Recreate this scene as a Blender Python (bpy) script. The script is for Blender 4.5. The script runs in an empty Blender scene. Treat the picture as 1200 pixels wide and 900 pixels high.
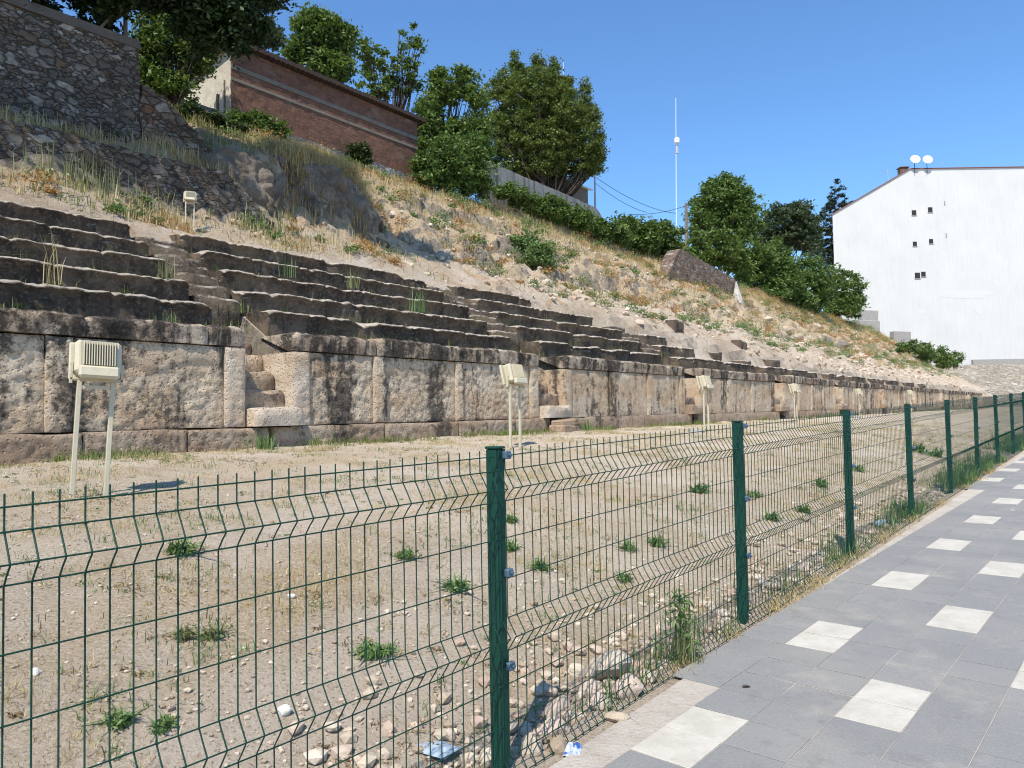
import bpy, math, random
import numpy as np
from mathutils import Vector, Matrix, noise as mn
random.seed(7); rng = np.random.default_rng(11)
R = math.radians
S = bpy.context.scene
COL = S.collection
def nz(x, y, z=0.0): return mn.noise(Vector((x, y, z)))
def fbm(x, y, z=0.0, o=4):
    s = 0; a = 1
    for i in range(o):
        s += a*mn.noise(Vector((x, y, z))); x *= 2.03; y *= 2.03; z *= 2.03; a *= .5
    return s
def lerp(a, b, f): return a+(b-a)*f
def sstep(a, b, x):
    f = min(1, max(0, (x-a)/(b-a))); return f*f*(3-2*f)
def interp(x, pts):
    if x <= pts[0][0]: return pts[0][1]
    for (a, u), (b, v) in zip(pts, pts[1:]):
        if x <= b: return u+(v-u)*(x-a)/(b-a)
    return pts[-1][1]

# ------------------------------------------------------------------ camera
PITCH, ROLL, FPX, EYE = 2.25, 1.07, 867.0, 1.7
cam = bpy.data.cameras.new('camera'); cam.sensor_width = 36; cam.lens = 36*FPX/1200
cam.clip_end = 5000; cam.clip_start = .05
co = bpy.data.objects.new('camera', cam); COL.objects.link(co)
CR = Matrix.Rotation(R(90+PITCH), 4, 'X') @ Matrix.Rotation(R(-ROLL), 4, 'Z')
co.matrix_world = Matrix.Translation((0, 0, EYE)) @ CR
S.camera = co
CR3 = CR.to_3x3(); CAM = Vector((0, 0, EYE))
def ray(px, py): return (CR3 @ Vector((px-600, 450-py, -FPX))).normalized()
def at(px, py, Y):                       # the point seen at a pixel of the photo, Y metres ahead
    d = ray(px, py); return CAM + d*(Y/d.y)
def proj(p):
    v = CR3.transposed() @ (Vector(p)-CAM); return (600-FPX*v.x/v.z, 450+FPX*v.y/v.z)

# ------------------------------------------------------------------ the lie of the land
O = Vector((-6.5, 9.4, 0)); TA = math.atan2(.790, .613)           # foot of the podium wall and its direction
DV = Vector((math.cos(TA), math.sin(TA), 0)); BV = Vector((-math.sin(TA), math.cos(TA), 0))
def W(t, w, z=0.0): return O + DV*t + BV*w + Vector((0, 0, z))    # t along the wall, w up the hill
def TW(p):
    v = Vector((p[0], p[1], 0))-O; return v.dot(DV), v.dot(BV)
def tcol(px, w):                                                  # t of an image column on a line w behind the wall
    k = math.tan(math.atan((px-600)/FPX)); ox = O.x+BV.x*w; oy = O.y+BV.y*w
    return (oy*k-ox)/(DV.x-DV.y*k)
THP = R(41.72); PD = Vector((math.sin(THP), math.cos(THP), 0)); PL = Vector((-math.cos(THP), math.sin(THP), 0))
def zpave(x, y):
    s = x*PD.x+y*PD.y; return .12+.0208*max(-30, min(s, 46))
FA = R(39.9); F0 = Vector((-.08, 3.25, 0)); FD = Vector((math.sin(FA), math.cos(FA), 0)); FL = Vector((-math.cos(FA), math.sin(FA), 0))
FIELD = 1.2
def zfield(x, y, rough=True):
    p = Vector((x, y, 0)); q = (p-F0).dot(FL); t, w = TW(p)
    zp = zpave(x, y)
    tot = max(.5, q-w)                                            # fence-to-wall width here
    f = min(1, max(0, q/tot))
    z = zp + (FIELD-zp)*(1-(1-f)**2) - .07*sstep(-.02, .1, q)*(1-sstep(.5, 1.6, q))
    if q < 0: z = zp-.02
    if rough and q > 0: z += (.05*fbm(x*.55, y*.55, 3.1, 3)+.018*fbm(x*2.6, y*2.6, 9.2, 3))*sstep(0, .6, q)
    return z
def onfield(px, py):
    d = ray(px, py); s = 1.0
    for i in range(4000):
        p = CAM+d*s
        if p.z < zfield(p.x, p.y): break
        s += .01+.003*s
    return Vector((p.x, p.y, zfield(p.x, p.y)))
# seat rows
RIS, TRD, TOP = .475, .74, 3.2
SECT = [(-8, 3.44), (4.35, 11.65), (12.83, 20.2), (21.5, 29.5), (30.8, 39.5), (41.1, 50.5), (51.8, 61.7), (63.2, 75.7), (77.5, 96), (98, 112)]
def nrow(t): return interp(t, [(15.5, 5), (17.5, 4.6), (21, 3.6), (26, 2.6), (31, 1.8), (38, 1.2), (45, .9), (75, .7), (100, .3)])
PR_R = [(4.4, 5.75), (6.5, 7.0), (9, 9.25), (11, 11.0), (13, 12.4), (16, 12.9), (60, 13.6)]
PR_C = [(4.4, 5.75), (5.5, 6.5), (6.5, 7.25), (7.2, 9.15), (9, 10.0), (11, 11.1), (13.3, 12.3), (16, 12.8), (60, 13.6)]
PR_L = [(4.4, 5.75), (5.9, 6.6), (6.3, 7.75), (7.4, 8.35), (9, 9.6), (11, 10.9), (13.3, 12.1), (16, 12.8), (60, 13.6)]
PR_W = [(4.4, 5.75), (5.9, 6.6), (6.3, 7.75), (7.55, 8.3), (8.0, 10.6), (11, 11.2), (13.3, 12.0), (16, 12.8), (60, 13.6)]
def hill(t, w, rough=True):
    n = nrow(t)
    gap = any(a_[1]-.06 < t < b_[0]+.06 for a_, b_ in zip(SECT, SECT[1:]))
    edge = .74*n+.45
    seat_lo = 2.6+.642*w; seat_hi = 3.22+.642*w
    zs = lerp(seat_lo, seat_hi, sstep(edge-.25, edge+.35, w)) if n < 4.9 else seat_lo
    f1 = sstep(4.6, 5.5, t); f2 = sstep(7.4, 8.6, t); f3 = sstep(11.8, 13.2, t)
    zr = lerp(lerp(lerp(interp(w, PR_W), interp(w, PR_L), f1), interp(w, PR_C), f2), interp(w, PR_R), f3)
    z = lerp(zs, zr, sstep(3.6, 4.7, w)) if n > 4.9 else lerp(zs, zr, sstep(4.0, 6.0, w))
    end = sstep(120, 152, t+.5*nz(t*.1, w*.1)*8)
    z = lerp(z, 2.2+.12*w, end*.9)
    if gap and w < 2.0: z -= lerp(1.6, .25, sstep(.5, 1.5, w))*(1-sstep(1.5, 2.0, w))
    z -= .45*sstep(11.6, 12.6, w)*(1-sstep(14.5, 16, w))*(1-sstep(20, 25, t))*sstep(7, 9, t)
    if rough:
        k = sstep(3.8, 5.2, w) if n > 4.9 else sstep(edge, edge+.8, w)
        r = .26*fbm(t*.35, w*.5, 1.7, 3)+.13*fbm(t*1.5, w*1.5, 5.3, 3)+.055*fbm(t*4.5, w*4.5, 7.7, 2)*sstep(4.5, 6, w)
        r += .12*fbm(t*1.1+4, w*2.2, 2.9, 4)*(1-sstep(4, 9, w))
        band = math.exp(-((w-8.2)/1.9)**2)*sstep(13, 15, t)       # the eroded bank
        rg = abs(nz(t*.55+3, w*.8, 4.4)); r -= band*.75*(.35-rg)*2*sstep(.35, .05, rg) if rg < .35 else 0
        r += band*.35*fbm(t*.9, w*1.1, 8.8, 4)
        for (ta, tb, wa, hh) in ((15.8, 19.6, 7.7, .85), (13.2, 15.4, 8.6, .4), (20.5, 23.5, 8.8, .45), (26, 31, 8.1, .4), (36, 40, 7.2, .5), (48, 57, 6.6, .5), (63, 74, 7.2, .6), (80, 95, 6.4, .8), (17, 25, 10.3, .3)):
            e = sstep(ta, ta+.8, t)*(1-sstep(tb-1.2, tb, t))
            if e > 0:
                wq = wa+.45*fbm(t*.8, ta, 2.2, 4); r -= 1.5*hh*e*(1-sstep(wq, wq+.16, w))*sstep(wq-1.7, wq-.1, w)
        z += k*r*(1-sstep(14, 22, w))
    return z

# ------------------------------------------------------------------ mesh helpers
def tagd(o, label=None, cat=None, group=None, kind=None):
    if label: o['label'] = label
    if cat: o['category'] = cat
    if group: o['group'] = group
    if kind: o['kind'] = kind
    return o
def mesh(name, V, F, mat=None, smooth=False, midx=None):
    me = bpy.data.meshes.new(name)
    V = np.asarray(V, dtype=np.float32).reshape(-1, 3)
    if isinstance(F, np.ndarray):
        n, k = F.shape
        me.vertices.add(len(V)); me.vertices.foreach_set('co', V.ravel())
        me.loops.add(n*k); me.loops.foreach_set('vertex_index', F.astype(np.int32).ravel())
        me.polygons.add(n); me.polygons.foreach_set('loop_start', np.arange(0, n*k, k, dtype=np.int32))
        me.update(calc_edges=True)
    else:
        me.from_pydata(V.tolist(), [], F); me.update()
    if mat:
        for m in (mat if isinstance(mat, (list, tuple)) else [mat]): me.materials.append(m)
    if midx is not None: me.polygons.foreach_set('material_index', np.asarray(midx, dtype=np.int32))
    if smooth: me.polygons.foreach_set('use_smooth', np.ones(len(me.polygons), dtype=bool))
    me.validate(); me.update()
    return me
def obj(name, me, parent=None, loc=None):
    o = bpy.data.objects.new(name, me); COL.objects.link(o)
    if loc is not None: o.location = loc
    if parent: o.parent = parent
    return o
def empty(name, loc, rz=0.0, label=None, cat=None, group=None):
    o = bpy.data.objects.new(name, None); COL.objects.link(o); o.location = loc; o.rotation_euler = (0, 0, rz)
    o.empty_display_size = .2
    return tagd(o, label, cat, group)
def copy_tree(o, parent=None):
    c = o.copy(); COL.objects.link(c)
    if parent: c.parent = parent
    for ch in list(o.children): copy_tree(ch, c)
    return c
class MB:
    def __init__(s): s.V = []; s.F = []; s.M = []; s.m = 0
    def add(s, V, F):
        n = len(s.V); s.V += [tuple(v) for v in V]; s.F += [tuple(i+n for i in f) for f in F]; s.M += [s.m]*len(F)
    def box(s, lo, hi, mtx=None, bev=0.0):
        x0, y0, z0 = lo; x1, y1, z1 = hi
        if bev:
            b = min(bev, (x1-x0)*.45, (y1-y0)*.45, (z1-z0)*.45)
            V = []; idx = {}
            for i, (X, sx) in enumerate(((x0, 1), (x1, -1))):
                for j, (Y, sy) in enumerate(((y0, 1), (y1, -1))):
                    for k, (Z, sz) in enumerate(((z0, 1), (z1, -1))):
                        idx[i, j, k] = len(V); V += [(X, Y+sy*b, Z+sz*b), (X+sx*b, Y, Z+sz*b), (X+sx*b, Y+sy*b, Z)]
            F = []
            for a in range(3):
                o1, o2 = [c for c in range(3) if c != a]
                for e in (0, 1):
                    q = []
                    for (u, v) in ((0, 0), (1, 0), (1, 1), (0, 1)):
                        key = [0, 0, 0]; key[a] = e; key[o1] = u; key[o2] = v; q.append(idx[tuple(key)]+a)
                    F.append(q)
            for a in range(3):
                o1, o2 = [c for c in range(3) if c != a]
                for u in (0, 1):
                    for v in (0, 1):
                        k0 = [0, 0, 0]; k0[o1] = u; k0[o2] = v; k1 = list(k0); k1[a] = 1
                        i0, i1 = idx[tuple(k0)], idx[tuple(k1)]
                        F.append([i0+o1, i0+o2, i1+o2, i1+o1])
            for k in idx: F.append([idx[k], idx[k]+1, idx[k]+2])
        else:
            V = [(x, y, z) for x in (x0, x1) for y in (y0, y1) for z in (z0, z1)]
            F = [(0, 1, 3, 2), (4, 6, 7, 5), (0, 4, 5, 1), (2, 3, 7, 6), (0, 2, 6, 4), (1, 5, 7, 3)]
        if mtx is not None: V = [mtx @ Vector(v) for v in V]
        s.add(V, F)
    def tube(s, pts, r, n=6, cap=True):
        pts = [Vector(p) for p in pts]; rs = r if isinstance(r, (list, tuple)) else [r]*len(pts)
        V = []; up = None
        for i, p in enumerate(pts):
            d = (pts[min(i+1, len(pts)-1)]-pts[max(i-1, 0)]).normalized()
            if up is None: up = Vector((0, 0, 1)) if abs(d.z) < .9 else Vector((1, 0, 0))
            a = d.cross(up).normalized(); b = a.cross(d); up = b
            V += [p+(a*math.cos(2*math.pi*k/n)+b*math.sin(2*math.pi*k/n))*rs[i] for k in range(n)]
        F = [(i*n+k, i*n+(k+1) % n, (i+1)*n+(k+1) % n, (i+1)*n+k) for i in range(len(pts)-1) for k in range(n)]
        if cap: F += [tuple(range(n))[::-1], tuple((len(pts)-1)*n+k for k in range(n))]
        s.add(V, F)
    def build(s, name, mat, parent=None, smooth=False, loc=None):
        me = mesh(name, s.V, s.F, mat, smooth, s.M if isinstance(mat, (list, tuple)) else None)
        import bmesh
        bm = bmesh.new(); bm.from_mesh(me); bmesh.ops.recalc_face_normals(bm, faces=bm.faces); bm.to_mesh(me); bm.free()
        return obj(name, me, parent, loc)
def gridF(nu, nv):
    i = np.arange(nu-1)[:, None]*nv+np.arange(nv-1)[None, :]
    i = i.ravel(); return np.stack([i, i+nv, i+nv+1, i+1], 1)

# ------------------------------------------------------------------ materials
def newmat(name):
    m = bpy.data.materials.new(name); m.use_nodes = True; nt = m.node_tree
    return m, nt, nt.nodes['Principled BSDF']
def pos(nt, rot=0.0, scale=(1, 1, 1)):
    g = nt.nodes.new('ShaderNodeNewGeometry'); mp = nt.nodes.new('ShaderNodeMapping'); mp.vector_type = 'POINT'
    v = nt.nodes.new('ShaderNodeVectorRotate'); v.rotation_type = 'Z_AXIS'; v.inputs['Angle'].default_value = -rot
    nt.links.new(g.outputs['Position'], v.inputs['Vector']); nt.links.new(v.outputs[0], mp.inputs['Vector'])
    mp.inputs['Scale'].default_value = scale
    return mp.outputs[0]
def noi(nt, vec, scale, detail=4, rough=.55, out='Fac'):
    n = nt.nodes.new('ShaderNodeTexNoise'); n.inputs['Scale'].default_value = scale; n.inputs['Detail'].default_value = detail
    n.inputs['Roughness'].default_value = rough; nt.links.new(vec, n.inputs['Vector']); return n.outputs[out]
def vor(nt, vec, scale, feature='F1', out='Distance', rnd=1.0):
    n = nt.nodes.new('ShaderNodeTexVoronoi'); n.feature = feature; n.inputs['Scale'].default_value = scale; n.inputs['Randomness'].default_value = rnd
    nt.links.new(vec, n.inputs['Vector']); return n.outputs[out]
def ramp(nt, fac, stops):
    n = nt.nodes.new('ShaderNodeValToRGB'); e = n.color_ramp.elements
    while len(e) < len(stops): e.new(.5)
    for el, (p, c) in zip(e, stops):
        el.position = p; el.color = (c, c, c, 1) if isinstance(c, (int, float)) else (*c, 1)
    nt.links.new(fac, n.inputs[0]); return n.outputs[0]
def mix(nt, fac, a, b, mode='MIX'):
    n = nt.nodes.new('ShaderNodeMix'); n.data_type = 'RGBA'; n.blend_type = mode
    for s, v in ((n.inputs[0], fac), (n.inputs[6], a), (n.inputs[7], b)):
        if isinstance(v, (int, float)): s.default_value = v
        elif isinstance(v, tuple): s.default_value = (*v, 1)
        else: nt.links.new(v, s)
    return n.outputs[2]
def mth(nt, op, a, b=0.0):
    n = nt.nodes.new('ShaderNodeMath'); n.operation = op
    for s, v in zip(n.inputs, (a, b)):
        if isinstance(v, (int, float)): s.default_value = v
        else: nt.links.new(v, s)
    return n.outputs[0]
def bump(nt, bsdf, h, dist=.02, strength=1.0, prev=None):
    n = nt.nodes.new('ShaderNodeBump'); n.inputs['Distance'].default_value = dist; n.inputs['Strength'].default_value = strength
    nt.links.new(h, n.inputs['Height'])
    if prev is not None: nt.links.new(prev, n.inputs['Normal'])
    nt.links.new(n.outputs[0], bsdf.inputs['Normal']); return n.outputs[0]
def island(nt):
    return nt.nodes.new('ShaderNodeNewGeometry').outputs['Random Per Island']
def setc(nt, b, c, rough=.9, spec=.2):
    if isinstance(c, tuple): b.inputs['Base Color'].default_value = (*c, 1)
    else: nt.links.new(c, b.inputs['Base Color'])
    b.inputs['Roughness'].default_value = rough; b.inputs['Specular IOR Level'].default_value = spec
M = {}
def sep(nt, vec):
    n = nt.nodes.new('ShaderNodeSeparateXYZ'); nt.links.new(vec, n.inputs[0]); return n.outputs

# dry field earth
m, nt, b = newmat('dry_earth'); p = pos(nt)
c = ramp(nt, noi(nt, p, .9, 7, .62), [(.3, (.47, .375, .265)), (.5, (.59, .48, .355)), (.7, (.66, .555, .435))])
c = mix(nt, mth(nt, 'MULTIPLY', ramp(nt, noi(nt, p, .6, 6, .65), [(.48, 0.0), (.62, 1.0)]), .55), c, (.47, .33, .165))
c = mix(nt, ramp(nt, noi(nt, p, 4.5, 7, .72), [(.52, .0), (.66, .42)]), c, (.38, .28, .18))
c = mix(nt, ramp(nt, noi(nt, p, 38, 5, .8), [(.50, .0), (.60, .75)]), c, (.70, .60, .48))
c = mix(nt, ramp(nt, noi(nt, p, 47, 5, .8), [(.555, .0), (.62, .8)]), c, (.17, .12, .075))
c = mix(nt, ramp(nt, noi(nt, p, 85, 4, .8), [(.57, .0), (.63, .7)]), c, (.74, .66, .55))
setc(nt, b, c, .95, .1)
h = mix(nt, .5, noi(nt, p, 12, 9, .8), noi(nt, p, 48, 5, .8))
bump(nt, b, h, .05); M['earth'] = m
# hillside
m, nt, b = newmat('hillside_earth'); p = pos(nt, TA)
xyz = sep(nt, p)
c = ramp(nt, noi(nt, p, .5, 7, .62), [(.3, (.45, .35, .25)), (.5, (.59, .48, .365)), (.68, (.68, .58, .46))])
up = ramp(nt, mth(nt, 'ADD', mth(nt, 'MULTIPLY', xyz[2], .09), mth(nt, 'MULTIPLY', noi(nt, p, .8, 5), .5)), [(.75, 0.0), (1.0, 1.0)])
c = mix(nt, mth(nt, 'MULTIPLY', up, .6), c, (.46, .34, .18))
c = mix(nt, ramp(nt, noi(nt, p, 1.3, 5, .65), [(.54, .0), (.66, .7)]), c, (.46, .27, .13))
c = mix(nt, ramp(nt, noi(nt, p, 2.2, 6, .7), [(.58, .0), (.7, .6)]), c, (.27, .26, .11))
c = mix(nt, ramp(nt, noi(nt, p, 9, 6, .78), [(.54, .0), (.66, .65)]), c, (.21, .155, .105))
c = mix(nt, ramp(nt, noi(nt, p, 16, 5, .8), [(.54, .0), (.66, .7)]), c, (.72, .63, .52))
g_ = nt.nodes.new('ShaderNodeNewGeometry'); sl = sep(nt, g_.outputs['True Normal'])[2]
slf = mth(nt, 'ADD', sl, mth(nt, 'MULTIPLY', mth(nt, 'SUBTRACT', noi(nt, p, 3, 7, .7), .5), .5))
rk = ramp(nt, noi(nt, p, 2.4, 9, .75), [(.3, (.17, .135, .10)), (.5, (.32, .265, .205)), (.7, (.47, .40, .32))])
rk = mix(nt, ramp(nt, noi(nt, p, 11, 7, .8), [(.53, .0), (.64, .75)]), rk, (.09, .07, .055))
c = mix(nt, ramp(nt, slf, [(.36, 1.0), (.50, .0)]), c, rk)
setc(nt, b, c, .95, .1)
h = mix(nt, .45, noi(nt, p, 7, 9, .78), noi(nt, p, 2.2, 9, .72))
bump(nt, b, h, .30); M['hill'] = m
# stones of the theatre
def stone(name, base, light, dark, streak, pit=.03, lichen=.5, patch=.6):
    m, nt, b = newmat(name); p = pos(nt, TA); ps = pos(nt, TA, (1.6, 1.6, .22)); pb = pos(nt, TA, (.7, .7, 1.5))
    c = ramp(nt, noi(nt, p, 2.4, 8, .68), [(.28, base), (.5, light), (.7, tuple(min(1, x*1.12) for x in light))])
    c = mix(nt, ramp(nt, noi(nt, pb, 1.1, 5, .6), [(.4, .0), (.62, .6)]), c, tuple(x*f for x, f in zip(base, (1.12, .93, .78))))
    c = mix(nt, ramp(nt, noi(nt, p, 13, 6, .75), [(.52, .0), (.68, lichen)]), c, dark)
    st = mth(nt, 'ADD', mth(nt, 'MULTIPLY', noi(nt, ps, 1.5, 6, .65), .75), mth(nt, 'MULTIPLY', noi(nt, p, 4, 6, .7), .25))
    c = mix(nt, ramp(nt, st, [(streak, .0), (streak+.07, .92)]), c, dark)
    pp = mth(nt, 'ADD', mth(nt, 'MULTIPLY', noi(nt, ps, .8, 4, .6), .6), mth(nt, 'MULTIPLY', noi(nt, p, 6, 7, .75), .4))
    c = mix(nt, ramp(nt, pp, [(patch-.06, .0), (patch, .88)]), c, dark)
    c = mix(nt, ramp(nt, noi(nt, p, 28, 5, .75), [(.54, .0), (.66, .6)]), c, tuple(x*.5 for x in base))
    c = mix(nt, ramp(nt, mth(nt, 'ADD', vor(nt, p, 15), mth(nt, 'MULTIPLY', noi(nt, p, 3, 4), .3)), [(.19, .85), (.27, .0)]), c, tuple(x*.28 for x in base))
    setc(nt, b, c, .95, .1)
    h = mix(nt, .45, noi(nt, p, 9, 8, .75), ramp(nt, vor(nt, p, 17), [(.0, .0), (.35, 1.0)]))
    bump(nt, b, h, pit); M[name] = m
stone('wall_stone', (.42, .325, .22), (.58, .48, .355), (.05, .042, .036), .57, .07, .45, .575)
stone('pale_stone', (.42, .34, .25), (.59, .505, .40), (.08, .07, .06), .62, .05, .35, .62)
stone('dark_stone', (.22, .17, .12), (.48, .40, .31), (.032, .028, .025), .50, .06, .6, .545)
stone('plinth_stone', (.24, .18, .125), (.40, .31, .225), (.06, .05, .042), .6, .05, .6)
# riser: dark lichen plus painted shade; tread and lip painted pale as if lit
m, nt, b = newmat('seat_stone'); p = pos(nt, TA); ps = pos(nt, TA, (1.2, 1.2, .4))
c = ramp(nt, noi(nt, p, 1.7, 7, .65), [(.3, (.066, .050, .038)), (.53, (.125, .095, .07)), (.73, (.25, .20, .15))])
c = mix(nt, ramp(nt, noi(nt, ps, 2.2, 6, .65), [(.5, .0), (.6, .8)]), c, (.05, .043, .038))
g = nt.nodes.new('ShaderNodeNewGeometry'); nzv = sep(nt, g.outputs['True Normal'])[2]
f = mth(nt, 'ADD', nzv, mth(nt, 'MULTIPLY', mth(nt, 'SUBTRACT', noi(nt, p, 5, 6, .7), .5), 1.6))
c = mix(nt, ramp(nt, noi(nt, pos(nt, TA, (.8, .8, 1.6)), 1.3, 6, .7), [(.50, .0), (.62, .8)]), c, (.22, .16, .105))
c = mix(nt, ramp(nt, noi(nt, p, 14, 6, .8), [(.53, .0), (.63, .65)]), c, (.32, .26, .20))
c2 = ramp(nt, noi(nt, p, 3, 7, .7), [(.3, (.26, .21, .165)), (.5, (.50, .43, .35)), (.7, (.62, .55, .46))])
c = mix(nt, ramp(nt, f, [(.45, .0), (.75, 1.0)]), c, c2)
setc(nt, b, c, .95, .1); bump(nt, b, noi(nt, p, 8, 9, .8), .09); M['seat'] = m
# rubble masonry
def rubble(name, sc, cols, mortar, gap=.05, rot=TA, dist=.07):
    m, nt, b = newmat(name); p = pos(nt, rot, (1, 1, 1.75))
    n = nt.nodes.new('ShaderNodeTexNoise'); n.inputs['Scale'].default_value = sc*1.1; n.inputs['Detail'].default_value = 6; nt.links.new(p, n.inputs['Vector'])
    va = nt.nodes.new('ShaderNodeMix'); va.data_type = 'VECTOR'; va.inputs[0].default_value = .24
    nt.links.new(p, va.inputs[4]); nt.links.new(n.outputs['Color'], va.inputs[5]); p2 = va.outputs[1]
    e1 = vor(nt, p2, sc, 'DISTANCE_TO_EDGE'); c1 = vor(nt, p2, sc, 'F1', 'Color')
    e2 = vor(nt, p2, sc*2.3, 'DISTANCE_TO_EDGE'); c2 = vor(nt, p2, sc*2.3, 'F1', 'Color')
    sel = ramp(nt, mth(nt, 'ADD', mth(nt, 'MULTIPLY', noi(nt, p, .9, 3), .5), mth(nt, 'MULTIPLY', sep(nt, c1)[1], .5)), [(.52, .0), (.53, 1.0)])
    e = mix(nt, sel, e1, mth(nt, 'MULTIPLY', e2, 1.0)); cc = mix(nt, sel, c1, c2)
    c = ramp(nt, sep(nt, cc)[0], [(i/(len(cols)-1), k) for i, k in enumerate(cols)])
    c = mix(nt, .75, c, ramp(nt, noi(nt, p, 7, 9, .78), [(.34, .2), (.66, 1.1)]), 'MULTIPLY')
    en = mth(nt, 'ADD', sep(nt, e)[0], mth(nt, 'MULTIPLY', mth(nt, 'SUBTRACT', noi(nt, p, 22, 5, .75), .5), gap*1.3))
    c = mix(nt, ramp(nt, en, [(gap*.3, .0), (gap*1.2, 1.0)]), mortar, c)
    c = mix(nt, ramp(nt, noi(nt, p, .8, 6, .65), [(.45, .0), (.7, .6)]), c, tuple(x*.6 for x in mortar))
    setc(nt, b, c, .95, .1)
    h = mix(nt, .3, ramp(nt, en, [(.0, .0), (gap*4, 1.0)]), noi(nt, p, 11, 8, .75))
    bump(nt, b, h, dist); M[name] = m
rubble('rubble_grey', 3.6, [(.12, .105, .09), (.20, .175, .145), (.17, .12, .08), (.28, .25, .215), (.14, .13, .12), (.46, .42, .36)], (.11, .09, .07), .022, TA, .12)
rubble('rubble_small', 3.6, [(.16, .12, .09), (.27, .23, .19), (.24, .135, .085), (.40, .35, .29)], (.11, .085, .06), .022, TA, .12)
rubble('rubble_pale', 1.1, [(.50, .44, .36), (.6, .54, .45), (.46, .39, .31), (.62, .57, .49)], (.38, .31, .235), .04, TA, .3)
rubble('rubble_ruin', 3.2, [(.27, .16, .115), (.33, .23, .17), (.46, .41, .35), (.28, .19, .14), (.40, .32, .25)], (.16, .13, .11), .04, TA, .1)
rubble('rubble_blue', 2.6, [(.24, .25, .27), (.36, .37, .39), (.3, .3, .31), (.42, .42, .42)], (.14, .14, .14), .04)
# cliff rock
m, nt, b = newmat('cliff_rock'); p = pos(nt, TA, (1, 1, .7))
c = ramp(nt, noi(nt, p, 1.3, 9, .7), [(.3, (.18, .145, .11)), (.5, (.31, .26, .205)), (.7, (.44, .38, .31))])
c = mix(nt, ramp(nt, noi(nt, p, 5, 6, .7), [(.55, .0), (.7, .5)]), c, (.13, .10, .075))
c = mix(nt, ramp(nt, noi(nt, p, 15, 6, .8), [(.52, .0), (.64, .6)]), c, (.48, .42, .34))
setc(nt, b, c, .95, .1); bump(nt, b, mix(nt, .5, noi(nt, p, 3.5, 9, .75), noi(nt, p, 14, 7, .75)), .3); M['cliff'] = m
# brick
def brick(name, c1, c2, mo, rot=TA, sc=1.0):
    m, nt, b = newmat(name); p = pos(nt, rot); x = sep(nt, p)
    cb = nt.nodes.new('ShaderNodeCombineXYZ'); nt.links.new(mth(nt, 'ADD', x[0], x[1]), cb.inputs[0]); nt.links.new(x[2], cb.inputs[1])
    t = nt.nodes.new('ShaderNodeTexBrick'); nt.links.new(cb.outputs[0], t.inputs['Vector']); t.inputs['Scale'].default_value = sc
    t.inputs['Brick Width'].default_value = .26; t.inputs['Row Height'].default_value = .085; t.inputs['Mortar Size'].default_value = .011
    t.inputs['Color1'].default_value = (*c1, 1); t.inputs['Color2'].default_value = (*c2, 1); t.inputs['Mortar'].default_value = (*mo, 1)
    c = mix(nt, .6, t.outputs['Color'], ramp(nt, noi(nt, p, 3, 7, .75), [(.3, .35), (.7, 1.0)]), 'MULTIPLY')
    c = mix(nt, ramp(nt, noi(nt, p, 1.1, 5, .65), [(.55, .0), (.72, .5)]), c, (.30, .24, .19))
    setc(nt, b, c, .92, .1)
    h = mix(nt, .35, mth(nt, 'SUBTRACT', 1.0, t.outputs['Fac']), noi(nt, p, 9, 5, .7)); bump(nt, b, h, .05); M[name] = m
brick('red_brick', (.27, .118, .075), (.165, .075, .05), (.21, .165, .125))
brick('ruin_brick', (.27, .15, .11), (.22, .135, .105), (.30, .26, .22))
def plain(name, col, rough=.8, var=.25, sc=3, bs=.01, spec=.3, fine=40, streak=0.0, scol=(.1, .1, .1), metal=0):
    m, nt, b = newmat(name); p = pos(nt)
    c = mix(nt, var, col, ramp(nt, noi(nt, p, sc, 7, .68), [(.3, .3), (.7, 1.0)]), 'MULTIPLY')
    if streak:
        ps = pos(nt, TA, (2.2, 2.2, .16)); c = mix(nt, ramp(nt, noi(nt, ps, 1.4, 6, .65), [(.5, .0), (.68, streak)]), c, scol)
    setc(nt, b, c, rough, spec); b.inputs['Metallic'].default_value = metal
    if bs: bump(nt, b, noi(nt, p, fine, 5, .65), bs)
    M[name] = m; return m
plain('plaster_cream', (.62, .56, .44), .9, .5, 2.5, .02, .1, 12)
plain('roof_dark', (.075, .052, .042), .9, .4, 4, .03, .1, 14)
plain('band_concrete', (.235, .205, .17), .9, .6, 3, .02, .1, 18)
plain('board_concrete', (.27, .26, .24), .9, .45, 2, .03, .1, 9, .85, (.075, .07, .066))
plain('white_plaster', (.60, .59, .56), .85, .12, .25, .01, .1, 8, .22, (.42, .41, .385))
plain('white_patch', (.60, .585, .555), .85, .06, 1, .02, .1, 6)
plain('vent_dark', (.03, .03, .03), .9, .2)
plain('roof_tile', (.22, .085, .065), .85, .4, 3)
plain('dish_white', (.78, .78, .76), .45, .05, 3, 0)
plain('post_green', (.007, .055, .037), .5, .35, 9, .002, .25, 60)
plain('wire_green', (.006, .045, .030), .5, .2, 12, 0, .25)
plain('clamp_grey', (.07, .12, .16), .45, .2, 12, 0, .5)
plain('cream_paint', (.56, .50, .355), .5, .22, 9, .002, .4, 40)
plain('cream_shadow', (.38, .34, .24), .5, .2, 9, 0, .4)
plain('lamp_glass', (.05, .05, .05), .08, .1, 3, 0, .5)
plain('steel', (.45, .46, .47), .5, .2, 5, 0, .5)
plain('cap_dark', (.13, .115, .10), .9, .5, 3, .02, .1, 18)
plain('old_wood', (.22, .19, .16), .85, .5, 8, .01, .1)
plain('bark', (.085, .065, .05), .9, .5, 9, .05, .1, 14)
plain('sheet_metal', (.62, .64, .65), .4, .25, 1.5, .01, .4, 5)
plain('wire_black', (.02, .02, .02), .6, .1, 3, 0)
plain('white_rock', (.66, .62, .56), .9, .3, 12, .01, .1, 30)
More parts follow.
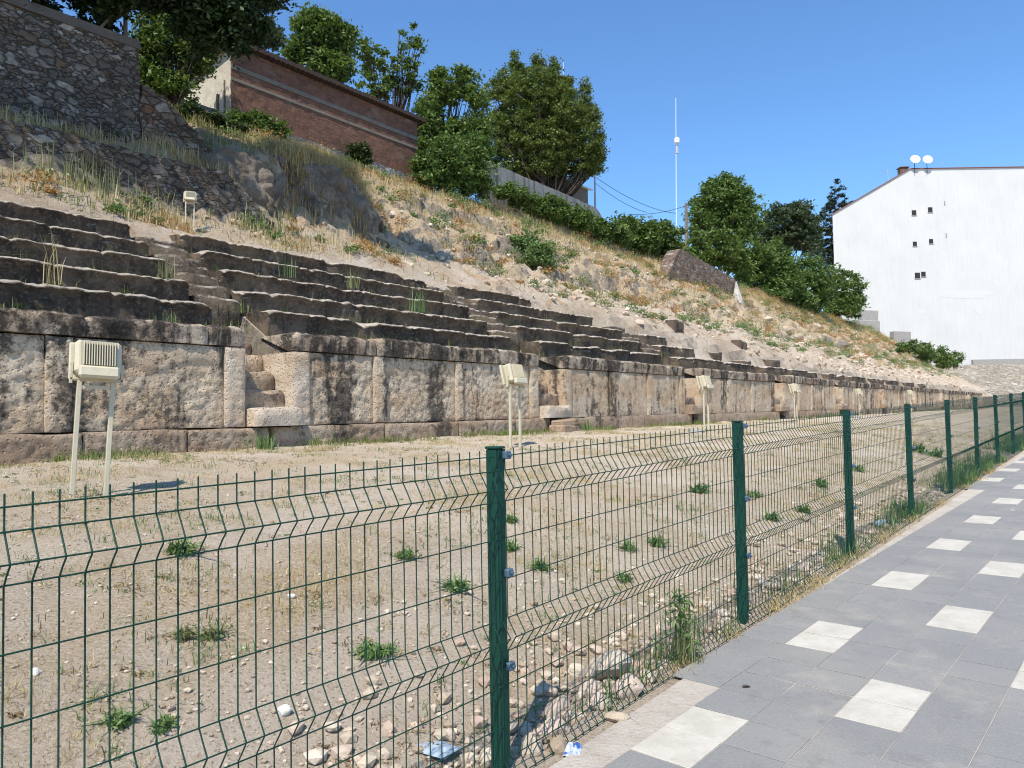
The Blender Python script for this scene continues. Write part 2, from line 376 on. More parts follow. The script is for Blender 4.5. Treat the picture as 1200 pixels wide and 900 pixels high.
plain('concrete_block', (.36, .34, .31), .9, .35, 3, .02, .1, 12)
plain('plastic_pale', (.36, .43, .50), .25, .15, 6, .01, .5, 12)
plain('dry_leaf', (.09, .06, .035), .8, .3, 40, 0)
# litter with blue print
m, nt, b = newmat('printed_foil'); p = pos(nt)
setc(nt, b, ramp(nt, vor(nt, p, 30, 'F1', 'Color'), [(.45, (.03, .10, .36)), (.65, (.42, .46, .52))]), .3, .5); M['foil'] = m
# pavement
m, nt, b = newmat('paving_grey'); p = pos(nt)
c = ramp(nt, island(nt), [(.0, (.242, .24, .232)), (.5, (.255, .253, .244)), (1, (.27, .266, .256))])
c = mix(nt, .6, c, ramp(nt, noi(nt, p, 90, 4, .7), [(.3, .62), (.7, 1.0)]), 'MULTIPLY')
c = mix(nt, ramp(nt, noi(nt, p, 1.2, 6, .6), [(.45, .0), (.75, .45)]), c, (.34, .315, .27))
c = mix(nt, ramp(nt, noi(nt, p, 6, 6, .75), [(.56, .0), (.7, .45)]), c, (.16, .15, .14))
c = mix(nt, ramp(nt, noi(nt, p, 2.6, 7, .7), [(.55, .0), (.7, .4)]), c, (.40, .36, .30))
setc(nt, b, c, .85, .25); bump(nt, b, noi(nt, p, 130, 3, .6), .004); M['pave'] = m
m, nt, b = newmat('paving_white'); p = pos(nt)
c = ramp(nt, noi(nt, p, 5, 6, .7), [(.3, (.41, .38, .32)), (.55, (.50, .47, .405)), (.75, (.55, .52, .455))])
c = mix(nt, ramp(nt, noi(nt, p, 17, 6, .75), [(.55, .0), (.7, .5)]), c, (.36, .31, .24))
setc(nt, b, c, .8, .3); bump(nt, b, noi(nt, p, 90, 4, .6), .003); M['pavew'] = m
m, nt, b = newmat('verge_concrete'); p = pos(nt)
c = ramp(nt, noi(nt, p, 2.5, 7, .7), [(.3, (.36, .31, .25)), (.5, (.46, .41, .35)), (.7, (.53, .49, .43))])
c = mix(nt, ramp(nt, noi(nt, p, 30, 5, .75), [(.55, .0), (.72, .5)]), c, (.2, .16, .12))
setc(nt, b, c, .95, .1); bump(nt, b, noi(nt, p, 40, 6, .7), .015); M['verge'] = m
# leaves
def leafmat(name, a, bcol, c3=None, trans=.35, sc=.6):
    m = bpy.data.materials.new(name); m.use_nodes = True; nt = m.node_tree; b = nt.nodes['Principled BSDF']; out = nt.nodes['Material Output']
    p = pos(nt)
    c = ramp(nt, island(nt), [(.0, a), (.6, bcol), (1, c3 or bcol)])
    c = mix(nt, .55, c, ramp(nt, noi(nt, p, sc, 4, .6), [(.35, .55), (.65, 1.0)]), 'MULTIPLY')
    nt.links.new(c, b.inputs['Base Color']); b.inputs['Roughness'].default_value = .5; b.inputs['Specular IOR Level'].default_value = .25
    t = nt.nodes.new('ShaderNodeBsdfTranslucent'); nt.links.new(mix(nt, 1.0, c, (1.0, 1.0, .55), 'MULTIPLY'), t.inputs['Color'])
    x = nt.nodes.new('ShaderNodeMixShader'); x.inputs[0].default_value = trans
    nt.links.new(b.outputs[0], x.inputs[1]); nt.links.new(t.outputs[0], x.inputs[2]); nt.links.new(x.outputs[0], out.inputs['Surface'])
    M[name] = m
leafmat('leaf_olive', (.095, .145, .036), (.15, .20, .05), (.24, .27, .08))
leafmat('leaf_green', (.085, .14, .034), (.135, .205, .05), (.20, .265, .075))
leafmat('leaf_dark', (.03, .052, .018), (.05, .082, .026), (.07, .11, .035))
leafmat('leaf_shade', (.016, .032, .011), (.028, .052, .017), (.045, .075, .024), .25)  # greens darkened to carry the shade of the backlit crowns
leafmat('leaf_bush', (.085, .15, .04), (.13, .205, .055), (.19, .265, .08))
leafmat('leaf_blue', (.06, .09, .045), (.085, .12, .06), (.12, .155, .08))
leafmat('leaf_conifer', (.025, .042, .022), (.04, .06, .03), (.06, .075, .035), .15)
leafmat('grass_dry', (.44, .33, .15), (.58, .46, .24), (.66, .56, .33), .3, 1.2)
leafmat('grass_rust', (.38, .19, .065), (.48, .27, .10), (.52, .36, .16), .3, 1.2)
leafmat('grass_brown', (.16, .10, .05), (.25, .165, .085), (.34, .24, .13), .2, 1.2)
leafmat('grass_green', (.10, .16, .035), (.17, .23, .06), (.28, .30, .10), .35, 1.2)
leafmat('weed_green', (.10, .18, .05), (.17, .27, .09), (.27, .34, .15), .3, 2)
leafmat('weed_pale', (.17, .20, .085), (.27, .29, .14), (.40, .38, .2), .3, 2)

# ------------------------------------------------------------------ vegetation builders
def leaf_quads(C, size, up=.35, asp=.5):
    n = len(C); C = np.asarray(C)
    N = rng.normal(size=(n, 3)); N[:, 2] = np.abs(N[:, 2])+up; N /= np.linalg.norm(N, axis=1, keepdims=True)
    A = np.cross(N, rng.normal(size=(n, 3))); A /= np.linalg.norm(A, axis=1, keepdims=True)
    B = np.cross(N, A); s = (size*rng.uniform(.6, 1.35, n))[:, None]
    A *= s; B *= s*asp
    V = np.stack([C-A, C+B-.15*A, C+A, C-B-.15*A], 1).reshape(-1, 3)
    return V, np.arange(4*n).reshape(n, 4)
def crown_points(lobes, nleaf, clump=.55, hollow=.35):
    vol = np.array([l[3]*l[4]*l[5]*(l[6] if len(l) > 6 else 1) for l in lobes])**.75; vol /= vol.sum()
    P = []; CC = []
    for l, f in zip(lobes, vol):
        n = max(60, int(nleaf*f)); nc = max(6, int(n/46))
        d = rng.normal(size=(nc, 3)); d /= np.linalg.norm(d, axis=1, keepdims=True)
        r = rng.uniform(hollow**3, 1, nc)**(1/3.)*rng.uniform(.82, 1.08, nc)
        c = d*r[:, None]*np.array(l[3:6])+np.array(l[:3]); CC.append(c)
        k = rng.integers(0, nc, n); s = clump*rng.uniform(.55, 1.25, nc)
        q = c[k]+rng.normal(size=(n, 3))*(s[k]*.45)[:, None]*np.array([1, 1, .62])
        P.append(q)
    return np.concatenate(P), CC
def tree(name, label, cat, base, lobes, nleaf, leaf, mat, trunk=.2, clump=.6, hollow=.35, group=None, limbs=5, trunk_top=None, stems=1, asp=.5):
    base = Vector(base); o = empty(name, base, 0, label, cat, group)
    P, CC = crown_points(lobes, int(nleaf*1.7), clump*.92, hollow)
    V, F = leaf_quads(P, leaf*.76, asp=asp)
    obj('crown', mesh('crown', V, F, M[mat]), o)
    mb = MB(); top = max(l[2] for l in lobes) if trunk_top is None else trunk_top
    for s in range(stems):
        a = 2*math.pi*s/stems+.7; off = Vector((math.cos(a), math.sin(a), 0))*(trunk*1.6 if stems > 1 else 0)
        mx = sum(l[0] for l in lobes)/len(lobes); my = sum(l[1] for l in lobes)/len(lobes)
        pts = [off+Vector((mx*(i/6)**1.6+.14*trunk*10*nz(i*.7, s*3.1, base.x)*i/6, my*(i/6)**1.6+.14*trunk*10*nz(i*.7, s*5.7, base.y)*i/6, -.3+(top+.3)*i/6)) for i in range(7)]
        mb.tube(pts, [trunk*(1-.8*i/6) for i in range(7)], 8)
        for l, c in zip(lobes, CC):
            for j in range(limbs):
                e = Vector(c[rng.integers(0, len(c))]); i = min(5, max(1, int((e.z*.55)/max(top, .1)*6)))
                st = pts[i]; mid = st.lerp(e, .5)+Vector((0, 0, -.1*abs(e.z-st.z)))+Vector(rng.normal(size=3)*.12)
                r0 = trunk*(1-.8*i/6)*.55; mb.tube([st, st.lerp(mid, .55), mid, e], [r0, r0*.75, r0*.5, r0*.15], 5, False)
    mb.build('trunk', M['bark'], o, True)
    return o
def blades(P, h, width, lean=.5, seg=2):
    # P (n,3) roots, h (n,) heights: bent tapering blades, two quads each
    n = len(P); a = rng.uniform(0, 2*math.pi, n); L = rng.normal(0, lean, n)[:, None]*h[:, None]
    d = np.stack([np.cos(a), np.sin(a), np.zeros(n)], 1); s = np.stack([-np.sin(a), np.cos(a), np.zeros(n)], 1)
    w = (width*rng.uniform(.6, 1.3, n))[:, None]; up = np.array([0, 0, 1.0])
    p0 = P; p1 = P+d*L*.3+up*h[:, None]*.6; p2 = P+d*L+up*h[:, None]*np.sqrt(np.maximum(.15, 1-.5*np.minimum(1.6, (L/h[:, None])**2)))
    V = np.stack([p0-s*w*.5, p0+s*w*.5, p1+s*w*.42, p1-s*w*.42, p2+s*w*.08, p2-s*w*.08], 1).reshape(-1, 3)
    i = np.arange(n)*6
    F = np.concatenate([np.stack([i, i+1, i+2, i+3], 1), np.stack([i+3, i+2, i+4, i+5], 1)])
    return V, F
def bush(name, label, base, lobes, nleaf, leaf, mat, group=None, clump=.35, cat='bush', asp=.5):
    n0 = len(lobes); lobes = list(lobes)+[(l[0], l[1]-.1*l[4], l[2]-.75*l[5], l[3]*.95, l[4]*.95, max(.25, l[5]*.8), .8) for l in lobes if l[2] > l[5]*.7]
    base = Vector(base); o = empty(name, base, 0, label, cat, group)
    P, CC = crown_points(lobes, int(nleaf*1.7), clump*.9, .25); 
    V, F = leaf_quads(P, leaf*.76, asp=asp); obj('foliage', mesh('foliage', V, F, M[mat]), o)
    for l, c in list(zip(lobes, CC))[:n0]:
        mb = MB(); st = Vector((l[0]*.9, l[1]*.9, l[2]-1.5*l[5]))
        for j in range(5):
            e = Vector(c[rng.integers(0, len(c))]); mb.tube([st, st.lerp(e, .5)+Vector((0, 0, .1)), e], [.05, .035, .01], 5, False)
        mb.build('stem', M['bark'], o, True)
    return o

# ------------------------------------------------------------------ ground sheets
def struct(o): o['kind'] = 'structure'; return o
struct(obj('ground', mesh('ground', [(-2500, -2500, -1.2), (2500, -2500, -1.2), (2500, 2500, -1.2), (-2500, 2500, -1.2)], [(0, 1, 2, 3)], M['verge'])))
# field between pavement and podium wall: grid in s (along the fence) and f (fence -> wall)
ss = [-13.0]
while ss[-1] < 128: ss.append(ss[-1]+max(.09, .012*abs(ss[-1]+1)))
ff = np.concatenate([[-.02, -.008, 0, .004, .009], np.linspace(.014, 1.03, 96)])
V = []
for s in ss:
    p0 = F0+FD*s; t0, w0 = TW(p0)
    # distance q from fence to wall line along FL
    q1 = -w0/(FL.dot(BV))
    for f in ff:
        p = p0+FL*(q1*f); V.append((p.x, p.y, zfield(p.x, p.y)))
struct(obj('dry_field', mesh('dry_field', V, gridF(len(ss), len(ff)), M['earth'], True)))
# hillside
tt = [-16.0]
while tt[-1] < 150: tt.append(tt[-1]+max(.13, .0055*(tt[-1]+8)))
wl = [.2]+list(np.arange(.3, 4.0, .25))+list(np.arange(4.0, 14.5, .13))+[15, 15.7, 16.5, 17.5, 19, 21, 24, 28, 33, 40, 50, 70]
V = []
for t in tt:
    for w in wl:
        z = hill(t, w) if w > .25 else .8; dw = .12*nz(t*.8, w*.8)
        e = sstep(7.4, 8.4, t)*(1-sstep(12.6, 13.6, t))*sstep(5.9, 6.6, w)*(1-sstep(7.6, 8.4, w))
        if e > 0: dw += e*(.3*(mn.voronoi(Vector((t*1.2+z*.4, z*.9, 5.5)))[0][0]-.4)*1.6+.35*fbm(t*.9, z*.8, 3, 5)+.22*fbm(t*3, z*4.2, 8, 4)-.3*max(0, .2-abs(nz(t*.9+z*.4, z*.5, 2)))/.2)
        e2 = sstep(13.5, 15, t)*sstep(5.5, 7, w)*(1-sstep(10, 12, w))
        if e2 > 0: dw += e2*.22*fbm(t*1.6, w*1.6+z, 12, 4)
        V.append(tuple(W(t+.12*e*fbm(t*3, z*3, 19, 3), w+dw, z)))
struct(obj('hillside', mesh('hillside', V, gridF(len(tt), len(wl)), M['hill'], True)))
# concrete verge under the paving, then the paving itself tile by tile
V = []; sv = np.arange(-8, 60, 1.0); dv = np.array([-5, -2.5, 0, 1.2, 1.8, 2.0])
for s in sv:
    pf = F0+FD*(s-3.6); 
    for k, d_ in enumerate(list(dv)+[None]):
        p = PD*s+PL*d_ if d_ is not None else None
        if p is None:
            # up to just short of the fence line
            e = (F0-PD*s).dot(FL)/PL.dot(FL); p = PD*s+PL*(e-.16)
        V.append((p.x, p.y, zpave(p.x, p.y)-.0022))
struct(obj('pavement_verge', mesh('pavement_verge', V, gridF(len(sv), len(dv)+1), M['verge'])))
TL, D1, S0 = .2972, 1.736, 3.161
V = []; F = []; MI = []
for j in range(-9, 24):                                            # rows across; row j has its centre at D1-(j-0)*TL, white rows are even
    D = D1-j*TL
    for i in range(-24, 150):
        s = S0+(i+.5)*TL
        p = PD*s+PL*D; q = (F0-p).dot(FL)
        if q < .235+.012*nz(i*.13, j*.3): continue
        white = False
        if j % 2 == 0:
            r = (j//2) % 2
            k = (i+1-(3 if r else 0)) % 6
            white = k in (0, 1)
        g = .0028; dz = rng.normal(0, .0007); n = len(V); tl = rng.normal(0, .0012, 4); b = .004
        cs = ((-1, -1), (1, -1), (1, 1), (-1, 1))
        for (e, zz) in ((TL/2-g, -.006), (TL/2-g, -.0015), (TL/2-g-b, 0)):
            for m_, (a, c) in enumerate(cs):
                pp = PD*(s+a*e)+PL*(D+c*e); V.append((pp.x, pp.y, zpave(pp.x, pp.y)+zz+dz+(tl[m_] if zz == 0 or zz == -.0015 else 0)+.002))
        for lv in (0, 4):
            for m_ in range(4): F.append((n+lv+m_, n+lv+(m_+1) % 4, n+lv+4+(m_+1) % 4, n+lv+4+m_))
        F.append((n+8, n+9, n+10, n+11)); MI += [1 if white else 0]*9
import bmesh
pv = struct(obj('pavement', mesh('pavement', V, F, [M['pave'], M['pavew']], False, MI)))
bm = bmesh.new(); bm.from_mesh(pv.data); bmesh.ops.recalc_face_normals(bm, faces=bm.faces); bm.to_mesh(pv.data); bm.free()

# ------------------------------------------------------------------ the wire fence
fence = empty('mesh_fence', F0+Vector((0, 0, zpave(F0.x, F0.y)-.05)), 0, 'dark green welded wire mesh fence with square posts between paving and field', 'fence')
FB = fence.location.copy(); FR = -FL
def fz(d): p = F0+FD*d; return zpave(p.x, p.y)-.05-FB.z+interp(d, [(-2.6, .018), (0, -.012), (2.6, -.005), (30, -.004)])
HK = .972
VW = [(1.478, 0), (1.384, 0), (1.345, .024), (1.311, .044), (1.307, .046), (1.302, .044), (1.28, .024), (1.248, 0), (.73, 0), (.69, .024), (.66, .044), (.655, .046), (.65, .044), (.62, .024), (.585, 0), (.12, 0), (.09, .024), (.058, .044), (.05, .044), (.02, .02), (-.01, 0), (-.06, 0)]
HW = [(1.447, 0), (1.384, 0), (1.307, .046), (1.248, 0), (1.08, 0), (.905, 0), (.73, 0), (.655, .046), (.585, 0), (.44, 0), (.265, 0), (.12, 0), (.054, .044), (-.01, 0)]
PITCHP = 2.6
def fp(d, off, h): return FD*d+FR*(off+.036)+Vector((0, 0, fz(d)+h*HK))
for i in range(-2, 17):
    d0 = i*PITCHP+.02; d1 = (i+1)*PITCHP-.02
    mb = MB(); n = 43; sd = 5 if i < 2 else (4 if i < 5 else 3)
    bow = [0]*n
    for k in range(n):
        d = d0+(d1-d0)*k/(n-1); wob = .0025*nz(d*2.1, 7.7); lean = .004*nz(d*.9, 1.2)
        mb.tube([fp(d+wob+lean*h, o_+.004*nz(d*.7, h*2), h) for h, o_ in VW], .0026, sd, False)
    for h, o_ in HW:
        mb.tube([fp(lerp(d0, d1, k/13), o_+.0045+.004*nz(lerp(d0, d1, k/13)*.7, h*2), h+.004*nz(lerp(d0, d1, k/13)*.8, h*5)) for k in range(14)], .0026, sd, False)
    mb.build('mesh_panel', M['wire_green'], fence, True)
for i in range(-1, 18):
    d = i*PITCHP; base = FD*d+Vector((0, 0, fz(d)))
    rot = Matrix.Translation(base) @ Matrix.Rotation(math.atan2(FD.y, FD.x)+R(.8*nz(i*1.7, 3)), 4, 'Z') @ Matrix.Rotation(R(.5*nz(i*2.3, 8)), 4, 'X')
    hp = 1.478*HK
    mb = MB(); mb.box((-.03, -.03, -.4), (.03, .03, hp), rot, .004); po = mb.build('post', M['post_green'], fence)
    mb = MB(); mb.box((-.034, -.034, hp+.001), (.034, .034, hp+.012), rot, .004); mb.build('post_cap', M['post_green'], po)
    for h in (1.41, .90, .50):
        mb = MB(); mb.box((.008, -.055, h-.018), (.050, -.0305, h+.018), rot, .005)
        mb.tube([rot @ Vector((.031, -.056, h)), rot @ Vector((.031, -.066, h))], .008, 6)
        mb.build('clamp', M['clamp_grey'], po)

# ------------------------------------------------------------------ the theatre: podium wall
def rough_face(t0, t1, z0, z1, w, amp, step, seed, amp2=.012, depth=.5, edge=.02, ztop=0):
    """a stone slab: bumpy front face at w (towards the field = smaller w), with rounded rims and flat sides; local frame (t, w, z)"""
    nu = max(4, int((t1-t0)/step)+1); nv = max(4, int((z1-z0)/step)+1); V = []
    for a in range(nu):
        for b_ in range(nv):
            t = lerp(t0, t1, a/(nu-1)); z = lerp(z0, z1, b_/(nv-1))
            e = min(t-t0, t1-t, z-z0, z1-z); rim = edge*(1-sstep(0, .05, e))
            sm = 1-.85*sstep(ztop, ztop+.12, z+.22*fbm(t*1.3, z, seed+3, 3)) if ztop else 1
            dd = .25*amp*fbm(t*.9, z*1.1, seed, 2)+sm*(amp2*1.0*fbm(t*9, z*11, seed+4, 4)+max(0, fbm(t*4.1, z*4.1, seed+9, 3)-.3)*amp*.8)+sm*.02-.02
            V.append((t+ (edge*.6*nz(z*3, seed) if a in (0, nu-1) else 0), w+dd*sstep(-.02, .08, e)+rim, z+(edge*.8*nz(t*2.3, seed+2) if b_ in (0, nv-1) else 0)))
    F = [tuple(r) for r in gridF(nu, nv).tolist()]
    n = len(V)
    per = [a*nv for a in range(nu)]+[(nu-1)*nv+b_ for b_ in range(1, nv)]+[a*nv+nv-1 for a in range(nu-2, -1, -1)]+[b_ for b_ in range(nv-2, 0, -1)]
    V += [(V[i][0], w+depth+.05*nz(V[i][0]*2, V[i][2]*2, seed), V[i][2]) for i in per]
    m_ = len(per)
    F += [(per[k], per[(k+1) % m_], n+(k+1) % m_, n+k) for k in range(m_)]+[tuple(range(n, n+m_))]
    return V, F
def stone_part(name, geo, mat, parent, smooth=True):
    V, F = geo; me = mesh(name, V, F, M[mat], smooth)
    bm = bmesh.new(); bm.from_mesh(me); bmesh.ops.recalc_face_normals(bm, faces=bm.faces); bm.to_mesh(me); bm.free()
    if smooth:
        me.set_sharp_from_angle(angle=R(48))
    return obj(name, me, parent)
def troot(name, t, label, cat, group=None, z=0.0):
    return empty(name, W(t, 0, z), TA, label, cat, group)
def shift(geo, t): V, F = geo; return [(a-t, b, c) for a, b, c in V], F
ORD = ['leftmost stretch of carved podium wall, behind the largest floodlight', 'long black streaked podium wall right of the nearest stair niche', 'podium wall between the second and third stair niches, one dark joint in its middle',
       'podium wall right of the third stair niche, behind the third floodlight', 'podium wall after the fourth niche, under a single row of blocks', 'sixth stretch of podium wall, behind the fifth floodlight',
       'seventh stretch of podium wall, seen over the far fence panels', 'eighth stretch of podium wall, small and far to the right', 'ninth stretch of podium wall, second from the far end', 'farthest stretch of podium wall, ending by the rubble bank']
for si, (t0, t1) in enumerate(SECT):
    T0 = t0; near = t0 < 12; stp = .036 if near else (.09 if t0 < 31 else .3)
    o = troot('podium_wall', T0, ORD[si], 'stone wall', 'stretches of the podium wall', FIELD)
    def part(name, geo, mat):
        V, F = geo; return stone_part(name, ([(a-T0, b, c-FIELD) for a, b, c in V], F), mat, o)
    # plinth, in blocks
    t = t0-(.0 if si == 0 else .45); tend = t1+.35
    while t < tend-.05:
        L = min(tend-t, random.uniform(1.4, 2.6))
        if tend-t-L < .5: L = tend-t
        part('plinth_block', rough_face(t+.008, t+L-.008, .9, 1.545+.03*nz(t, 5), -.13-.04*random.random(), .055, stp, t*1.3, .018, .9, .03), 'plinth_stone'); t += L
    # pilasters and panels
    if si == 0: pil = [(-7.6, -7.25), (-4.9, -4.55), (-2.25, -1.9), (.50, .83), (3.08, 3.44)]
    elif si == 1: pil = [(4.35, 4.72), (6.21, 6.54), (8.57, 8.82), (11.3, 11.65)]
    else:
        n = max(2, round((t1-t0)/2.45)); pil = []
        for k in range(n+1):
            c = lerp(t0+.17, t1-.17, k/n); pil.append((c-.17, c+.17))
    for a, b_ in pil: part('pilaster', rough_face(a+.004, b_-.004, 1.56, 2.845, -.055, .035, stp, a*2.7, .016, .9, .02), 'pale_stone' if si < 2 and (random.random() < .6 or a in (t0, 3.08)) else 'wall_stone')
    edges = [(t0, t0)] + pil + [(t1, t1)]
    for (a0, a1), (b0, b1) in zip(edges, edges[1:]):
        if b0-a1 > .3: part('panel', rough_face(a1+.006, b0-.006, 1.56, 2.845, .0, .045, stp, a1*3.1, .022, .9, .012, 2.5), 'wall_stone')
    # coping blocks
    t = t0
    while t < t1-.05:
        L = min(t1-t, random.uniform(1.0, 2.0))
        if t1-t-L < .45: L = t1-t
        nv = 9; nu = max(3, int(L/(stp*1.4))+1); V = []
        prof = [(.05, 2.86), (-.06, 2.865), (-.07, 2.95), (-.075, 3.03), (-.085, 3.10), (-.08, 3.155), (-.01, 3.195), (.12, 3.2), (.95, 3.19)]
        dz = random.uniform(-.03, .02); dw = random.uniform(-.02, .02)
        for k in range(nu):
            x = lerp(t+.006, t+L-.006, k/(nu-1)); er = .045*(1-sstep(0, .12, min(x-t, t+L-x)))*random.uniform(.4, 1.3)
            for jj, (w_, z_) in enumerate(prof):
                kk = 1 if jj not in (0, 8) else 0
                q = (.012*fbm(x*1.7, w_*3+z_*3, si+.5, 2)+.018*fbm(x*7, w_*6+z_*7, si+.5, 4))*kk
                V.append((x, w_+dw+q+er*(.8 if jj < 7 else 0), z_+dz*(1 if jj > 2 else 0)+(.022*fbm(x*1.6, 3.3, si, 2)+.02*fbm(x*7, 3.3, si, 3)-er*.7 if 4 < jj < 8 else 0)))
        F = [tuple(r) for r in gridF(nu, nv).tolist()]+[tuple(range(nv)), tuple((nu-1)*nv+i for i in range(nv))[::-1]]
        part('coping_block', (V, F), 'dark_stone'); t += L

# ------------------------------------------------------------------ seat rows
def seat_row(x0, x1, i, step, seed, und=1.0):
    """one carved row: undercut riser, worn overhanging lip, tread"""
    w0 = TRD*i; zt = TOP+RIS*i; zb = zt-RIS-.04
    prof = [(.80, zb), (.10, zb), (.085, zt-.28), (.07, zt-.18), (.05, zt-.12), (.018, zt-.085), (.0, zt-.06), (.006, zt-.042), (.085, zt-.006), (.24, zt+.003), (.45, zt-.01), (.80, zt-.012)]
    prof = [(w_*und if 0 < k_ < 5 else w_, z_) for k_, (w_, z_) in enumerate(prof)]
    nv = len(prof); V = []; J = [x0]
    while J[-1] < x1-1.3: J.append(J[-1]+random.uniform(.9, 1.9))
    J = J[1:]
    n = max(4, int((x1-x0)/step)+1)
    worn = [random.uniform(-.016, .016) for _ in range(len(J)+2)]; wz = [random.uniform(-.024, .012) for _ in range(len(J)+2)]
    for k in range(n):
        x = lerp(x0, x1, k/(n-1)); b_ = sum(1 for j in J if x > j)
        jd = min([abs(x-j) for j in J]+[9]); ed = min(x-x0, x1-x)
        er = .035*math.exp(-(jd/.04)**2)+.05*(1-sstep(0, .1, ed))
        eat = max(0, fbm(x*2.6, i*3.7, seed, 4)-.15)*.10+max(0, fbm(x*.7, i*5.1, seed+8, 2)-.38)*.5
        for jj, (w_, z_) in enumerate(prof):
            kk = 0 if jj in (0, 11) else 1; lip = 1 if 3 < jj < 10 else 0
            q = (.010*fbm(x*1.3, z_*2.5+w_*2, seed+i*1.9, 2)+.020*fbm(x*7, z_*8+w_*5, seed+i*2.9, 4))*kk
            V.append((x, w0+w_+q+(er+eat*.55+worn[b_])*lip, z_+lip*(-er*.8-eat*.5+wz[b_]+.010*fbm(x*1.7, w_*3, seed+i*.7, 2)+.017*fbm(x*7, w_*5, seed+i*.7, 3))))
    F = [tuple(r) for r in gridF(n, nv).tolist()]+[tuple(range(nv)), tuple((n-1)*nv+i_ for i_ in range(nv))[::-1]]
    return V, F
TL_ = ['leftmost tier of weathered stone seat rows, above the largest floodlight', 'wide tier of weathered stone seats between the first and second stairways', 'tier of stone seats right of the second stairway, top rows broken off',
       'ruined tier of stone seats, loose blocks thinning out to the right', 'short low row of seat blocks above the fourth wall stretch', 'single row of seat blocks above the sixth wall stretch', 'single broken row of seat blocks, far right above the wall', 'farthest few seat blocks left on top of the wall']
ROWS = [[(-7.5, 3.35)]*5, [(4.4, 11.6), (4.35, 11.6), (4.4, 11.7), (4.45, 11.5), (4.4, 11.6)], [(12.9, 20.15), (12.85, 20.1), (12.9, 20.1), (13.0, 19.3), (12.9, 16.6)],
        [(21.6, 29.3), (21.5, 24.6), (21.8, 23.6)], [(30.9, 33.9), (34.5, 39.0)], [(41.3, 45.0), (46.0, 50.3)], [(52.3, 56.0), (57.6, 61.3)], [(64, 68), (71.0, 73.6)]]
RI = [[1, 2, 3, 4, 5]]*3+[[1, 2, 3], [1, 1], [1, 1], [1, 1], [1, 1]]
for si, (rows, ri) in enumerate(zip(ROWS, RI)):
    T0 = rows[0][0]; o = troot('seat_tier', T0, TL_[si], 'stone seats', 'tiers of stone seats', TOP)
    stp = .04 if si < 2 else (.08 if si < 4 else .2)
    for (a, b_), i in zip(rows, ri):
        a += random.uniform(-.06, .06)
        segs = [(a, b_)]
        if si == 2 and i >= 3: segs = [(a, a+3.0), (a+3.12, b_)]
        if si == 3: segs = [(a, lerp(a, b_, .55)-.05), (lerp(a, b_, .55)+.12, b_)]
        for c, d in segs:
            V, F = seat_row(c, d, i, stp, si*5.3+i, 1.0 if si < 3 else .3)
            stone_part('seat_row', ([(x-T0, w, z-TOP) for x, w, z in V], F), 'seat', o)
# stairways between the tiers: a projecting bottom block, steps inside the wall, then half steps up the rows
SL = ['nearest stone stair climbing through the podium wall, weeds on its steps', 'second stone stair, right of the second floodlight', 'third stone stair niche, left of the third floodlight', 'fourth stone stair niche in the wall, seen nearly edge on',
      'fifth stone stair niche, left of the fifth floodlight', 'sixth stone stair niche in the far wall', 'seventh stone stair niche in the far wall', 'eighth stone stair niche, near the far end', 'last stone stair niche at the far end of the wall']
for si in range(len(SECT)-1):
    a, b_ = SECT[si][1]+.012, SECT[si+1][0]-.012; nst = [5.1, 5.1, 4.2, 2.2, .8, .8, .5, .3, .3][si]
    o = troot('stone_stair', a, SL[si], 'stair', 'stairs through the podium wall', FIELD)
    if b_-a > 1.25: b2 = b_
    def stp_(name, w0, w1, z0, z1, mat, x0=a, x1=None):
        x1 = b_ if x1 is None else x1
        n = max(4, int((x1-x0)/.06)); prof = [(w1, z0), (w0+.02, z0), (w0, lerp(z0, z1, .5)), (w0-.005, z1-.05), (w0+.03, z1), (w1, z1-.005)]
        V = []; sd = random.random()*50
        for k in range(n):
            x = lerp(x0, x1, k/(n-1)); er = .05*(1-sstep(0, .1, min(x-x0, x1-x)))
            for jj, (w_, z_) in enumerate(prof):
                kk = 1 if jj in (2, 3, 4) else 0
                q = .05*fbm(x*2, z_*3, sd, 4)*kk; V.append((x-a, w_+q+er*kk, z_-FIELD+(.045*fbm(x*2.5, w_*3, sd+3, 3)-er*.5 if jj in (3, 4) else 0)))
        F = [tuple(r) for r in gridF(n, 6).tolist()]+[tuple(range(6)), tuple((n-1)*6+i for i in range(6))[::-1]]
        stone_part(name, (V, F), mat, o)
    stp_('foot_block', -.30, .4, 1.56, 1.87, 'pale_stone' if si < 2 else 'plinth_stone', a+.02, b_-.03+(.12 if si == 0 else 0))
    w = .14; z = 1.87; k = 0
    while w < 1.15:
        stp_('step', w, w+.6, z-.02, z+.31, 'plinth_stone' if k != 2 else 'wall_stone'); w += .33; z += .31; k += 1
    while w < .74*nst:
        zz = 3.05+(w-.1)/TRD*RIS; stp_('step', w+random.uniform(-.06, .06), w+.75, zz-.75, zz, 'seat'); w += .37

